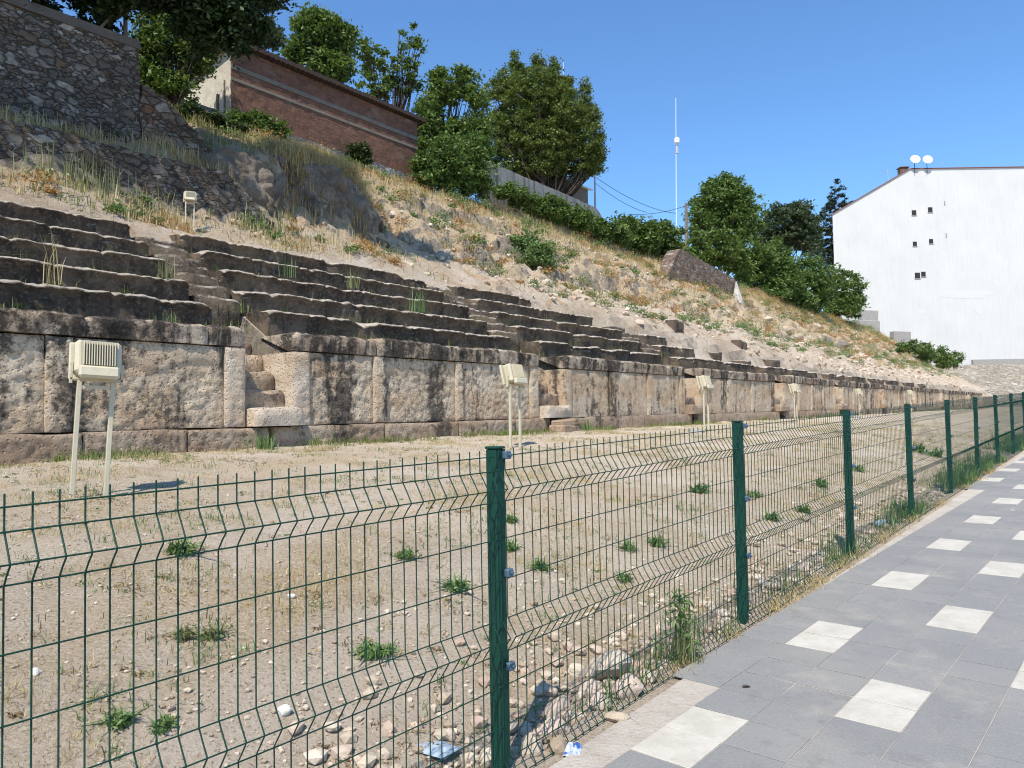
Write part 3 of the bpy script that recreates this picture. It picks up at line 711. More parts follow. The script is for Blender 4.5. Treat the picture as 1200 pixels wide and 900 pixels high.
# ------------------------------------------------------------------ floodlights
def floodlight(p, label, sc=1.0, tilt=0.0, yaw=0.0, first=[None]):
    # local x across the lamp, y towards the viewer's side (the finned back), z up
    ang = math.atan2(-DV.y, -DV.x)+yaw
    if first[0] is None:
        o = empty('floodlight', p, ang, label, 'floodlight', 'floodlights in front of the wall')
        for sx in (-1, 1):
            mb = MB(); mb.box((sx*.135-.02, -.02, -.25), (sx*.135+.02, .02, 1.06), None, .004); mb.build('leg', M['cream_paint'], o)
        mb = MB(); mb.box((-.114, -.015, .985), (.114, .015, 1.02), None, .003); mb.build('crossbar', M['cream_paint'], o)
        mb = MB()
        for sx in (-1, 1): mb.box((sx*.205-.012, -.02, 1.03), (sx*.205+.012, .02, 1.22), None, .003)
        mb.box((-.215, -.02, 1.061), (.215, .02, 1.082), None, .003); mb.build('bracket', M['cream_paint'], o)
        TM = Matrix.Translation((0, .0, 1.25)) @ Matrix.Rotation(R(14), 4, 'X')
        mb = MB(); mb.box((-.19, -.10, -.145), (.19, .06, .175), TM, .03); h = mb.build('housing', M['cream_paint'], o)
        mb = MB(); mb.box((-.215, -.145, -.165), (.215, -.102, .195), TM, .012); fr = mb.build('front_frame', M['cream_paint'], h)
        mb = MB(); mb.box((-.185, -.150, -.135), (.185, -.1455, .165), TM); mb.build('glass', M['lamp_glass'], h)
        mb = MB()
        for k in range(13):
            x = -.125+k*.0208; mb.box((x-.0035, .055, -.075), (x+.0035, .098, .15), TM, .001)
        mb.build('cooling_fins', M['cream_paint'], h)
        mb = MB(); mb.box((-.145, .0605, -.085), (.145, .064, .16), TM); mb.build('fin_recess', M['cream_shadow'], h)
        mb = MB(); mb.box((-.165, .055, -.20), (.165, .125, -.088), TM, .02); mb.build('gear_box', M['cream_paint'], h)
        first[0] = o
    else:
        o = copy_tree(first[0]); o['label'] = label; o.location = p
    o.rotation_euler = Matrix.Rotation(ang, 3, 'Z').to_euler() if not tilt else (Matrix.Rotation(ang, 3, 'Z') @ Matrix.Rotation(tilt, 3, 'Y')).to_euler()
    o.scale = (sc,)*3
    return o
FLT = [((104, 584), 'largest cream floodlight on two leaning legs, left foreground before the wall', .99, R(-3.2), R(-14)), ((604, 525), 'second cream floodlight, standing above the nearest fence post', 1.02, R(-1), 0), ((828, 505), 'third cream floodlight, left of the second fence post', 1, R(-1.5), 0),
       ((933, 495), 'fourth cream floodlight, between the second and third fence posts', 1, 0, 0), ((1008, 487), 'fifth cream floodlight, just right of the third fence post', 1.05, R(1), 0), ((1068, 483), 'sixth cream floodlight, seen beside the fourth fence post', 1.15, 0, 0), ((1102, 480.5), 'seventh cream floodlight, tiny beside the fifth fence post', 1.15, 0, 0)]
for (px, py), lb, sc, tl, yw in FLT:
    p = onfield(px, py)
    floodlight(p, lb, sc, tl, yw)
t = tcol(222, 5.2); floodlight(W(t, 5.2, hill(t, 5.2)-.02), 'small cream floodlight high on the slope before the shaded rubble wall', .66, R(-1), R(-30))

# ------------------------------------------------------------------ walls on the hill
def slab_wall(name, label, cat, t0, t1, w, zlo, zhi, thick, mat, amp=.06, step=.16, cap=None, capmat=None):
    """thick masonry wall along t with an uneven face; zlo/zhi are functions of t"""
    nu = max(5, int((t1-t0)/step)+1); hmax = max(zhi(lerp(t0, t1, k/10))-zlo(lerp(t0, t1, k/10)) for k in range(11)); nv = max(4, int(hmax/step)+1)
    z0 = zlo(t0); o = empty(name, W(t0, w, z0), TA, label, cat)
    V = []
    for face in (0, 1):
        for a in range(nu):
            for b_ in range(nv):
                t = lerp(t0, t1, a/(nu-1)); z = lerp(zlo(t)-.4, zhi(t), b_/(nv-1))
                q = amp*fbm(t*1.6, z*2.2, w+face*9, 4)
                top = .05*nz(t*3.1, w) if b_ == nv-1 and not cap else 0
                V.append((t-t0+(amp*.8*nz(z*2.5, w) if a in (0, nu-1) else 0), (q if face == 0 else thick+q*.3), z-z0+top))
    F = [tuple(r) for r in gridF(nu, nv).tolist()]; n = nu*nv
    F += [tuple(i+n for i in r)[::-1] for r in gridF(nu, nv).tolist()]
    for a in range(nu-1): F.append((a*nv+nv-1, n+a*nv+nv-1, n+(a+1)*nv+nv-1, (a+1)*nv+nv-1))
    for a in (0, nu-1):
        for b_ in range(nv-1): F.append((a*nv+b_, a*nv+b_+1, n+a*nv+b_+1, n+a*nv+b_))
    stone_part('masonry', (V, F), mat, o)
    if cap:
        mb = MB()
        for a in range(24):
            ta, tb = lerp(t0, t1, a/24), lerp(t0, t1, (a+1)/24)
            za, zb = zhi(ta)-z0, zhi(tb)-z0
            mb.add([(ta-t0, -.05, za+.003), (tb-t0, -.05, zb+.003), (tb-t0, thick+.05, zb+.003), (ta-t0, thick+.05, za+.003), (ta-t0, -.05, za+cap), (tb-t0, -.05, zb+cap), (tb-t0, thick+.05, zb+cap), (ta-t0, thick+.05, za+cap)],
                   [(0, 1, 5, 4), (3, 7, 6, 2), (4, 5, 6, 7), (0, 3, 2, 1)]+([(0, 4, 7, 3)] if a == 0 else [])+([(1, 2, 6, 5)] if a == 23 else []))
        mb.build('capping', M[capmat], o)
    return o
slab_wall('retaining_wall', 'low dry rubble wall across the slope behind the topmost seats', 'stone wall', -12, 8.2, 6.0, lambda t: 6.3+.03*t, lambda t: 7.75+.02*t+.12*nz(t*.9, 1) -1.0*sstep(6.6, 8.2, t), .7, 'rubble_grey', .10)
slab_wall('retaining_wall', 'tall shaded stone retaining wall in the top left corner', 'stone wall', -14, 5.3, 7.5, lambda t: 7.8+.03*t, lambda t: 10.85+.02*t, .7, 'rubble_grey', .06, .16, .22, 'cap_dark')
slab_wall('broken_wall', 'crumbling stepped rubble wall stub right of the tall retaining wall', 'stone wall', 5.32, 8.4, 7.45, lambda t: 8.0, lambda t: 10.1-1.75*sstep(5.2, 8.4, t)+.18*nz(t*2.3, 4), .8, 'rubble_small', .12, .12)
slab_wall('base_wall', 'pale blue grey stone base wall under the brick building', 'stone wall', 8.0, 22.5, 13.75, lambda t: 11.9, lambda t: 12.95+.03*nz(t*2, 6), .18, 'rubble_blue', .04, .25)
slab_wall('concrete_wall', 'streaked grey concrete wall on the ridge below the big dark tree', 'wall', 26.1, 38.6, 13.5, lambda t: 12.1, lambda t: 15.0-.02*(t-26)-1.2*sstep(37, 39, t), .35, 'board_concrete', .03, .35)
tR0, tR1 = tcol(786, 10.3), tcol(866, 10.3)
slab_wall('brick_ruin', 'low brick and rubble ruin on the slope left of the green thicket', 'ruin', tR0, tR1, 10.3, lambda t: 9.8, lambda t: 10.4+2.3*sstep(tR0-.3, tR0+2.2, t)-.9*(t-tR0)/(tR1-tR0)+.12*nz(t*1.9, 2), .9, 'rubble_ruin', .07, .18)
t = tcol(868, 10); mb = MB()
mb.add([(-.5, -.3, -.4), (.5, -.3, -.4), (.5, .3, -.4), (-.5, .3, -.4), (-.32, -.14, .7), (.05, -.16, .55), (.1, .12, .55), (-.3, .14, .75), (-.34, 0, 1.35), (-.2, 0, 1.3)], [(0, 1, 5, 4), (1, 2, 6, 5), (2, 3, 7, 6), (3, 0, 4, 7), (4, 5, 9, 8), (6, 7, 8, 9), (5, 6, 9), (7, 4, 8)])
o = mb.build('marker_stone', M['white_rock'], None, False, W(t, 10, hill(t, 10))); o.rotation_euler = (0, 0, TA)
tagd(o, 'white pointed stone leaning at the right end of the brick ruin', 'stone')

# cliffs: bulging rock faces set into the slope
def cliff(label, t0, t1, w0, zlo, zhi, bulge, seed, lean=.35):
    nu, nv = int((t1-t0)/.06)+4, 44; o_ = W((t0+t1)/2, w0, zlo); V = []
    for a in range(nu):
        u = a/(nu-1)
        for b_ in range(nv):
            v = b_/(nv-1); t = lerp(t0, t1, u); zt = zhi(t); z = lerp(zlo-.6, zt, min(1, v*1.25))
            prof = math.sin(math.pi*u)**.45
            over = max(0, v-.8)/.2
            w = w0+lean*(z-zlo)*.3+1.0*(1-prof)-bulge*prof*math.sin(math.pi*min(1, v*1.1))**.7 + over*1.6
            w += .16*fbm(t*.9, z*.9, seed, 5)+.13*fbm(t*2.6+z*1.5, z*4.2, seed+3, 5)-.26*max(0, .16-abs(nz(t*.8+z*.5, z*.7, seed+7)))/.16*.6
            vd = mn.voronoi(Vector((t*1.5+z*.4, z*1.1+t*.3, seed)))[0]; vf = mn.voronoi(Vector((t*4.1, z*2.8+t, seed)))[0]
            w += .34*(vd[0]-.4)+.16*(vf[0]-.4)
            V.append(W(t, w, z+.12*fbm(t*1.3, w, seed+6, 3)*min(1, v*2)+over*.15)-o_)
    o = obj('rock_outcrop', mesh('rock_outcrop', V, gridF(nu, nv), M['cliff'], False), None, o_)
    return tagd(o, label, 'rock')
cliff('big shaded bare rock face below the brick building', 9.0, 12.9, 6.75, 7.2, lambda t: 9.25-.95*sstep(11.2, 12.8, t)+.3*fbm(t*1.5, 3, 0, 3), .08, 2.2, .15)
cliff('rounded shaded rock beside the crumbling wall, behind the small floodlight', 6.7, 9.0, 6.35, 7.1, lambda t: 8.75-.6*sstep(8.0, 9.0, t)+.3*fbm(t*1.8, 5, 0, 3), .08, 7.4, .5)
#cliff('narrow upright earth pillar at the right edge of the rock face', 12.5, 13.5, 6.9, 7.6, lambda t: 9.35, .15, 11.3, .5)
#cliff('dark eroded hollow bank in the middle of the slope', 16.2, 19.3, 7.9, 7.7, lambda t: 9.35+.3*nz(t, 8)-.5*sstep(18, 19.2, t), .12, 14.3, .3)

# ------------------------------------------------------------------ brick building on the ridge
HT0, HT1, HW0, HW1, HZ0, HZ1 = 11.77, 21.6, 14.0, 18.0, 12.97, 15.75
o = empty('brick_building', W(HT0, HW0, HZ0), TA, 'long low brick building with dark tiled eaves and a sunlit plaster end', 'building')
L, D_ = HT1-HT0, HW1-HW0; H = HZ1-HZ0; HB = H-.6
mb = MB(); nx = 60; V = []; F = []
for face, y in ((0, 0), (1, .25)):
    for a in range(nx+1):
        for z in np.linspace(0, H-.02, 9): V.append((.022+(L-.022)*a/nx, y+(.018*fbm(a*.5, z*3, 2.2, 3) if face == 0 else 0), z))
n = (nx+1)*9; F = [tuple(r) for r in gridF(nx+1, 9).tolist()]+[tuple(i+n for i in r)[::-1] for r in gridF(nx+1, 9).tolist()]
F += [(a*9+8, n+a*9+8, n+(a+1)*9+8, (a+1)*9+8) for a in range(nx)]
mb.add(V, F); mb.build('brick_wall', M['red_brick'], o)
mb = MB()
for z in (1.42, 1.86): mb.box((.03, -.035, z), (L-.01, -.0, z+(.11 if z < 1.5 else .18)), None, .01)
mb.build('concrete_band', M['band_concrete'], o)
mb = MB(); mb.add([(0, .0, 0), (0, D_, 0), (0, D_, HB), (0, 0, H), (.02, 0, 0), (.02, D_, 0), (.02, D_, HB), (.02, 0, H)], [(0, 1, 2, 3), (4, 7, 6, 5), (0, 4, 5, 1), (1, 5, 6, 2), (2, 6, 7, 3), (3, 7, 4, 0)])
mb.build('plaster_end_wall', M['plaster_cream'], o)
mb = MB(); mb.box((-.06, .8, .0), (-.002, .9, 1.1)); mb.box((-.05, .35, .0), (-.002, .39, 1.5)); mb.build('drain_pipe', M['old_wood'], o)
mb = MB(); mb.add([(L, .0, 0), (L, D_, 0), (L, D_, HB), (L, 0, H), (L-.02, 0.26, 0), (L-.02, D_, 0), (L-.02, D_, HB), (L-.02, 0.26, H)], [(0, 1, 2, 3), (4, 7, 6, 5), (1, 5, 6, 2)]); mb.build('far_end_wall', M['red_brick'], o)
mb = MB(); V = []; F = []; nx = 90
for a in range(nx+1):
    x = -.3+(L+.6)*a/nx
    wv = .035*abs(math.sin(a*1.57))+.03*nz(a*.3, 3)
    V += [(x, -.28, H+.02+wv-.02), (x, D_+.3, HB-.06+wv), (x, D_+.3, HB+.09+wv), (x, -.28, H+.17+wv)]
for a in range(nx): F += [(a*4+i, a*4+(i+1) % 4, a*4+4+(i+1) % 4, a*4+4+i) for i in range(4)]
F += [(0, 1, 2, 3), (nx*4, nx*4+3, nx*4+2, nx*4+1)]
mb.add(V, F); mb.build('roof', M['roof_dark'], o)

# ------------------------------------------------------------------ white apartment block at the far end
BY = 139.0
def bx(px, py): p = at(px, py, BY); return p.x, p.z
xl, zl = bx(975.5, 251); xr, zr = bx(1066, 198.3); XR = at(1330, 300, BY).x; ZB = -1.0
o = empty('apartment_block', ((xl+XR)/2, BY, ZB), 0, 'white blank sided apartment block filling the right edge behind the slope', 'building')
ox, oz = (xl+XR)/2, ZB
poly = [(xl, ZB), (XR, ZB), (XR, zr-.1), (xr, zr), (xl, zl)]
mb = MB(); n = 5
mb.add([(x-ox, 0, z-oz) for x, z in poly]+[(x-ox+(8 if x == xl else 0), 14, z-oz) for x, z in poly], [(0, 1, 2, 3, 4), (9, 8, 7, 6, 5)]+[(i, (i+1) % n, n+(i+1) % n, n+i) for i in range(n)])
mb.build('wall', M['white_plaster'], o)
mb = MB()
def slab(p, q, th, y0=-.22, y1=14.2):
    (x0, z0), (x1, z1) = p, q
    mb.add([(x-ox, y, z-oz+dz) for dz in (.003, th) for y in (y0, y1) for x, z in ((x0, z0), (x1, z1))], [(0, 1, 3, 2), (4, 6, 7, 5), (0, 4, 5, 1), (2, 3, 7, 6), (0, 2, 6, 4), (1, 5, 7, 3)])
sl_ = (zr-zl)/(xr-xl); slab((xl-.5, zl-.5*sl_), (xr, zr), .16, -.22, .9); mb.build('sloping_roof', M['roof_tile'], o)
mb = MB(); slab((xr+.01, zr), (XR+.3, zr-.1), .14); mb.build('roof_edge', M['roof_tile'], o)
x, z = bx(1063, 198); mb = MB(); mb.box((x-.7-ox, 1.0, z-oz-1.2), (x+.8-ox, 2.2, z-oz+.6), None, .05); mb.box((x-.85-ox, .8, z-oz+.61), (x+.95-ox, 2.4, z-oz+.8), None, .04); mb.build('chimney', M['ruin_brick'], o)
for px, py, sz in ((1071, 249, 1), (1090, 245.5, 1), (1072, 285.5, .9), (1091, 282.5, .9), (1075, 322.5, 1.15), (1082, 321, 1)):
    x, z = bx(px, py); mb = MB()
    mb.box((x-.42*sz-ox, -.07, z-.5*sz-oz), (x+.42*sz-ox, -.015, z+.42*sz-oz), None, .02); v_ = mb.build('vent', M['vent_dark'], o)
    mb = MB(); mb.box((x-.5*sz-ox, -.14, z-.60*sz-oz), (x+.5*sz-ox, -.004, z-.52*sz-oz)); mb.build('vent_sill', M['concrete_block'], v_)
for px, py in ((1107, 238), (1109, 276)):
    x, z = bx(px, py); mb = MB(); mb.box((x-.13-ox, -.03, z-.5-oz), (x+.13-ox, -.003, z+.45-oz), None, .02); mb.build('plugged_vent', M['concrete_block'], o)
for px, py, w_, h_ in ((1133, 345, 58, 11), (1105, 347, 22, 5), (1148, 363, 12, 9), (1080, 365, 12, 6)):
    V = []; n = 26; x, z = bx(px, py); sx, sz = w_*BY/867/2, h_*BY/867/2
    for k in range(n):
        a = 2*math.pi*k/n; rr = 1+.35*nz(math.cos(a)*1.5+px, math.sin(a)*1.5)
        V.append((x+sx*rr*math.cos(a)-ox, -.008-.004*(px % 5), z+sz*rr*math.sin(a)-oz))
    mb = MB(); mb.add(V+[(v[0], -.002, v[2]) for v in V], [tuple(range(n))]+[(i, (i+1) % n, n+(i+1) % n, n+i) for i in range(n)]); mb.build('plaster_patch', M['white_patch'], o)
for px, py in ((1070.5, 188.5), (1085, 189)):
    x, z = bx(px, py); d_ = MB(); c = Vector((x-ox, -.5, z-oz)); r = .88
    fw = Vector((-.15, -.93, .32)).normalized(); a = fw.cross(Vector((0, 0, 1))).normalized(); b_ = a.cross(fw)
    V = []; F = []
    for back in (0, .06):
        for i in range(6):
            for k in range(20):
                q = r*i/5; V.append(c+(a*math.cos(k*math.pi/10)+b_*math.sin(k*math.pi/10))*q+fw*(.30*(q/r)**2-back))
    for off, fl in ((0, 1), (120, -1)):
        for i in range(5):
            for k in range(20): F.append(tuple(off+j for j in (i*20+k, i*20+(k+1) % 20, i*20+20+(k+1) % 20, i*20+20+k))[::fl])
    F += [(100+k, 100+(k+1) % 20, 220+(k+1) % 20, 220+k) for k in range(20)]
    d_.add(V, F); di = d_.build('satellite_dish', M['dish_white'], o, True)
    mb = MB(); mb.tube([c-fw*.03, c-fw*.25, Vector((c.x, -.3, c.z-.5)), Vector((c.x, -.3, c.z-2.4))], .06, 6); mb.build('mast', M['wire_black'], di)
    mb = MB(); mb.tube([c-b_*r+fw*.3, c+fw*.95-b_*.1], .03, 5); mb.tube([c+fw*.88-b_*.1, c+fw*1.05-b_*.1], .08, 6); mb.build('feed_arm', M['steel'], di)
x, z = bx(1047, 205); mb = MB(); mb.tube([(x-ox, 2, z-oz-1.6), (x-ox, 2, z-oz+1.6)], .05, 5)
for k in range(5): mb.tube([(x-ox-.9+.1*k, 2, z-oz+1.5-.07*k), (x-ox-.9+.1*k+.35, 2, z-oz+1.3-.07*k)], .03, 4)
mb.tube([(x-ox-1.1, 2, z-oz+1.55), (x-ox+.3, 2, z-oz+1.1)], .035, 4); mb.build('roof_aerial', M['steel'], o)
for px in (1165, 1195):
    x, z = bx(px, 197); mb = MB(); mb.box((x-.35-ox, 3, z-oz-.3), (x+.35-ox, 3.7, z-oz+.8), None, .04); mb.build('roof_vent', M['roof_tile'] if px == 1165 else M['dish_white'], o)
# dark kerb and pale rubble bank at its foot
mb = MB(); x0, z0 = bx(1138, 421); mb.box((x0, BY-.6, z0-1.2), (XR, BY-.02, z0-.1), None, .03)
tagd(mb.build('base_kerb', M['concrete_block']), 'thin grey ledge along the foot of the white block', 'ledge')
V = []; na, nb = 60, 24
for a in range(na):
    for b_ in range(nb):
        u, v = a/(na-1), b_/(nb-1); x = lerp(66, 112, u); y = lerp(116, BY-.3, v)
        V.append((x+v*9, y, lerp(.8, z0-1.0, v**.8)+.35*fbm(x*.4, y*.6, 3, 4)))
struct(obj('rubble_bank', mesh('rubble_bank', V, gridF(na, nb), M['rubble_pale'], True)))
# concrete blocks on the slope before it
for (px, py, Y, w_, h_, d2, lb) in ((1017, 371, 121, 3.0, 2.0, 1.2, 'square pale concrete block, upper one of the stack at the hill end'), (1013, 384, 121, 4.6, 2.3, 1.6, 'wide pale concrete block, lower one of the stack at the hill end'),
                                    (1055, 393, 124, 3.2, 1.3, 1.2, 'low flat concrete block right of the stack, before the white building')):
    p = at(px, py, Y); mb = MB(); mb.box((-w_/2, -d2/2, -h_/2-(.0 if py == 371 else 1.2)), (w_/2, d2/2, h_/2-.02), None, .08)
    o = mb.build('concrete_block', M['concrete_block'], None, False, p); o.rotation_euler = (0, R(2), R(10)); tagd(o, lb, 'concrete block', 'blocks at the end of the hill')

# ------------------------------------------------------------------ masts, poles and wires
def pole(name, label, cat, px, ptop, pbot, Y, r, mat, extra=None):
    a, b_ = at(px[0], ptop, Y), at(px[1], pbot, Y); o = empty(name, (b_.x, b_.y, b_.z), 0, label, cat)
    mb = MB(); mb.tube([Vector((0, 0, -2)), Vector((a.x-b_.x, 0, a.z-b_.z))], [r, r*.6], 6); mb.build('pole' if name != 'radio_mast' else 'mast_tube', M[mat], o); return o, b_
o, b_ = pole('radio_mast', 'tall thin white radio mast with a small drum, against open sky', 'mast', (792, 792), 115, 270, 75, .045, 'dish_white')
p = at(793, 165, 75)-b_; mb = MB(); mb.tube([p+Vector((0, -.1, -.30)), p+Vector((0, -.1, -.22)), p+Vector((0, -.1, .22)), p+Vector((0, -.1, .30))], [.15, .27, .27, .15], 12); mb.build('drum', M['dish_white'], o)
mb = MB(); mb.tube([p+Vector((0, 0, -1.3)), p+Vector((0, 0, -.45))], .16, 6); mb.build('bracket', M['steel'], o)
pole('utility_pole', 'short grey wooden pole beside the round green tree', 'pole', (804, 804), 238, 285, 70, .22, 'old_wood')
pole('utility_pole', 'thin pole behind the right end of the big dark tree', 'pole', (697, 697), 198, 235, 52, .09, 'steel')
for px, y0, lb in ((635.5, 76, 'leftmost thin white antenna rod above the big dark tree'), (648, 72, 'middle thin white antenna rod above the big dark tree'), (660, 73, 'rightmost and longest white antenna rod above the big dark tree')):
    pole('antenna_rod', lb, 'antenna', (px, px), y0, 190, 58, .035, 'dish_white')
def wire(label, pts):
    mb = MB(); q = []
    for a, b_, sag in pts:
        for k in range(13):
            u = k/12; p = a.lerp(b_, u); p.z -= sag*4*u*(1-u); q.append(p)
        mb.tube(q, .022, 4); q = []
    tagd(mb.build('overhead_wire', M['wire_black']), label, 'wire')
wire('upper dark overhead wire running from the thin pole to the mast', [(at(697, 207, 52), at(792, 250, 70), .5)])
wire('lower dark overhead wire running from the thin pole to the bushes', [(at(697, 214, 52), at(758, 249, 66), .3)])
wire('nearly level wire between the radio mast and the grey wooden pole', [(at(735, 251, 70), at(804, 241, 70), .3)])
# sheet roof shed behind the concrete wall
p = at(664, 216, 50); o = empty('metal_shed', p, TA, 'low shed with pale sheet metal roof behind the concrete wall', 'shed')
mb = MB(); mb.add([(-1.9, -.5, .05), (2.6, -.5, .05), (2.6, 2.2, .7), (-1.9, 2.2, .7), (-1.9, -.5, .14), (2.6, -.5, .14), (2.6, 2.2, .79), (-1.9, 2.2, .79)], [(3, 2, 1, 0), (4, 5, 6, 7), (0, 1, 5, 4), (1, 2, 6, 5), (2, 3, 7, 6), (3, 0, 4, 7)]); mb.build('roof', M['sheet_metal'], o)
mb = MB(); mb.box((-1.7, -.2, -2.6), (2.4, 2.0, .1)); mb.build('wall', M['old_wood'], o)
# leaning post and brace behind the tall retaining wall
def tz(px, py, w):                                                # the point on the line w behind the wall seen at a pixel
    t = tcol(px, w)
    for _ in range(6):
        q = W(t, w, 10); Y = q.y; p = at(px, py, Y); t += (p-q).dot(DV)*.0 + ((px-proj(W(t, w, p.z))[0])/FPX*Y)/abs(DV.x)*.7
    return W(t, w, at(px, py, W(t, w).y).z)
a = tz(147, 34, 7.9); mb = MB(); mb.tube([a-Vector((0, 0, .6)), a+Vector((0, 0, 1.6))], .05, 6)
o = mb.build('post', M['old_wood'], None, False); tagd(o, 'thin upright post at the right end of the tall retaining wall', 'post')
b1, b2 = tz(116, 25, 7.9), tz(146, 4, 7.9); mb = MB(); mb.tube([b1-Vector((0, 0, .2)), b2+Vector((0, 0, .05))], .035, 6)
tagd(mb.build('brace_pole', M['old_wood']), 'slanting pole leaning on the post above the retaining wall', 'pole')

# ------------------------------------------------------------------ trees and bushes on the hill
def hz(t, w): return W(t, w, hill(t, w))
def lob(rows):  # rows given in the frame of the wall (dt, dw, z, rt, rw, rz[, density]) -> world axes
    out = []
    for r in rows:
        v = DV*r[0]+BV*r[1]; out.append((v.x, v.y, r[2], (r[3]+r[4])/2, (r[3]+r[4])/2, r[5])+tuple(r[6:]))
    return out
def tree_px(name, label, px, w, ptop, rows, nleaf, leaf, mat, **kw):
    """rows: lobes as (px, py, half width px, half height px, depth shift m, density) measured on the photograph, put at the distance of the trunk"""
    t = tcol(px, w); b_ = hz(t, w); Y = b_.y; s = Y/FPX; L = []
    for r in rows:
        c = at(r[0], r[1], Y+(r[4] if len(r) > 4 else 0))-b_
        L.append((c.x, c.y, c.z, r[2]*s, (r[2]*s+r[3]*s)*.5*(.9 if len(r) < 7 else r[6]), r[3]*s, r[5] if len(r) > 5 else 1))
    return tree(name, label, 'tree', b_, L, nleaf, leaf, M and mat, **kw)
G = 'trees along the hilltop'
tree_px('broad_tree', 'big olive dark tree with several pointed lobes above the concrete wall', 640, 17, 70,
        [(604, 128, 22, 46), (628, 112, 18, 38, -.6), (650, 122, 20, 40, .4), (664, 140, 22, 44, -.3), (690, 158, 18, 40, -.5), (640, 170, 46, 34), (672, 190, 34, 22), (596, 170, 18, 26), (694, 190, 16, 18),
         (602, 88, 7, 18), (612, 84, 6, 14), (628, 84, 6, 16), (645, 92, 7, 16), (652, 90, 6, 14), (665, 104, 8, 16), (686, 122, 7, 14), (695, 135, 7, 16), (640, 196, 40, 16), (580, 150, 12, 26), (577, 104, 9, 18), (590, 100, 12, 22), (700, 176, 9, 22), (576, 186, 14, 16, .5), (600, 200, 22, 12), (602, 70, 5, 14), (631, 72, 5, 14), (647, 80, 5, 13), (686, 106, 6, 14), (616, 92, 5, 10), (660, 96, 5, 12)], 60000, .115, 'leaf_olive', trunk=.26, clump=.42, group=G, stems=3, limbs=2, hollow=.3)
tree_px('tree', 'mid green tree with a sky gap in its crown, right of the brick building', 520, 16, 78,
        [(520, 105, 17, 26), (545, 100, 16, 18, .4), (503, 150, 16, 46), (535, 168, 26, 30, .5), (555, 175, 20, 30), (490, 178, 12, 30), (566, 190, 14, 22), (512, 85, 8, 10), (540, 88, 8, 9), (558, 118, 11, 18), (564, 155, 12, 20), (550, 148, 10, 12)], 15500, .14, 'leaf_green', trunk=.16, clump=.5, group=G, limbs=4)
tree_px('tree', 'sparse airy tree with open branches, above the right half of the brick building', 462, 19, 22,
        [(483, 40, 13, 14, 0, .45), (440, 72, 22, 16, .5, .6), (470, 78, 14, 16, 0, .5), (430, 62, 14, 14, 0, .5), (482, 105, 18, 15, .4, .55), (445, 100, 28, 16, 0, .7), (487, 72, 10, 9, 0, .4), (500, 130, 10, 14), (470, 55, 6, 8, 0, .4), (492, 55, 7, 8, 0, .4)], 2900, .15, 'leaf_green', trunk=.13, clump=.4, group=G, limbs=7)
tree_px('tree', 'leafy round tree directly behind the brick building roof', 375, 19, 10,
        [(372, 35, 28, 22), (392, 50, 22, 20, .4), (352, 62, 18, 18), (385, 82, 30, 18), (405, 40, 12, 12)], 8500, .15, 'leaf_green', trunk=.16, clump=.5, group=G)
tree_px('tree', 'small tree peeking over the left end of the brick roof', 303, 19, 15,
        [(300, 38, 22, 20), (285, 52, 20, 14), (322, 46, 10, 12)], 3600, .14, 'leaf_blue', trunk=.12, clump=.45, group=G)
tree_px('tree', 'feathery bright green tree between the retaining wall and brick building', 205, 13.5, -10,
        [(185, 40, 26, 30), (205, 15, 26, 26, .4), (176, 82, 20, 26), (225, 70, 22, 26, .6), (198, 100, 26, 16), (240, 42, 20, 24, .5), (168, 55, 12, 30)], 9500, .11, 'leaf_green', trunk=.13, clump=.42, group=G, limbs=5, hollow=.2)
# the two big shade trees whose crowns hang over the top left corner
def shade(label, t, w, rows, nleaf, leaf, clump):
    b_ = hz(t, w); L_ = []
    for px, py, hx, hy, Y in rows:
        c = at(px, py, Y)-b_; q = Y/FPX; L_.append((c.x, c.y, c.z, hx*q, (hx+hy)*.5*q, hy*q))
    tree('shade_tree', label, 'tree', b_, L_, nleaf, leaf, 'leaf_shade', trunk=.2, clump=clump, group=G, limbs=0, trunk_top=max(l[2] for l in L_)*.6)
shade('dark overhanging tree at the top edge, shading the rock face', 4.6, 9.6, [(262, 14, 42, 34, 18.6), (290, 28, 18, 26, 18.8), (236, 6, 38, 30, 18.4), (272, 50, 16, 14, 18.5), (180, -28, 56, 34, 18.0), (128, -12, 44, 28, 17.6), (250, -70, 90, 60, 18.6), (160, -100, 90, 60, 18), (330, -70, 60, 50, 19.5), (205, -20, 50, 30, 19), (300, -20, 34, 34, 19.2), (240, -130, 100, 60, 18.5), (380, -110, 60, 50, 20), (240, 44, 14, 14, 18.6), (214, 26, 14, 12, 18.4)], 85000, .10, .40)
b_ = hz(-1.2, 10.2)
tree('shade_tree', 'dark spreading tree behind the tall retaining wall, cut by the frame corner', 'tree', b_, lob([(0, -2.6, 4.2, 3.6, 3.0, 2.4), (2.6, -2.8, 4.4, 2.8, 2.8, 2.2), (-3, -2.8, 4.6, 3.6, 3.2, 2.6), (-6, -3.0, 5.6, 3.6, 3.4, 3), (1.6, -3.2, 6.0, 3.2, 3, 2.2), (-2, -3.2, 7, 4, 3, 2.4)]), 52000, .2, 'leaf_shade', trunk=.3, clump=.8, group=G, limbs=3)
bush('shelter_foliage', 'dark foliage standing in for a shelter above the tall retaining wall', hz(4.0, 8.6)+Vector((0, 0, .2)), lob([(-3, 0, .9, 1.6, .8, 1.2), (-1, 0, 1, 1.5, .8, 1.3), (.6, .1, .8, 1.0, .7, 1.0)]), 7000, .10, 'leaf_shade', None, .35, 'shelter_foliage')  # leaf mass added in place of a dark shelter
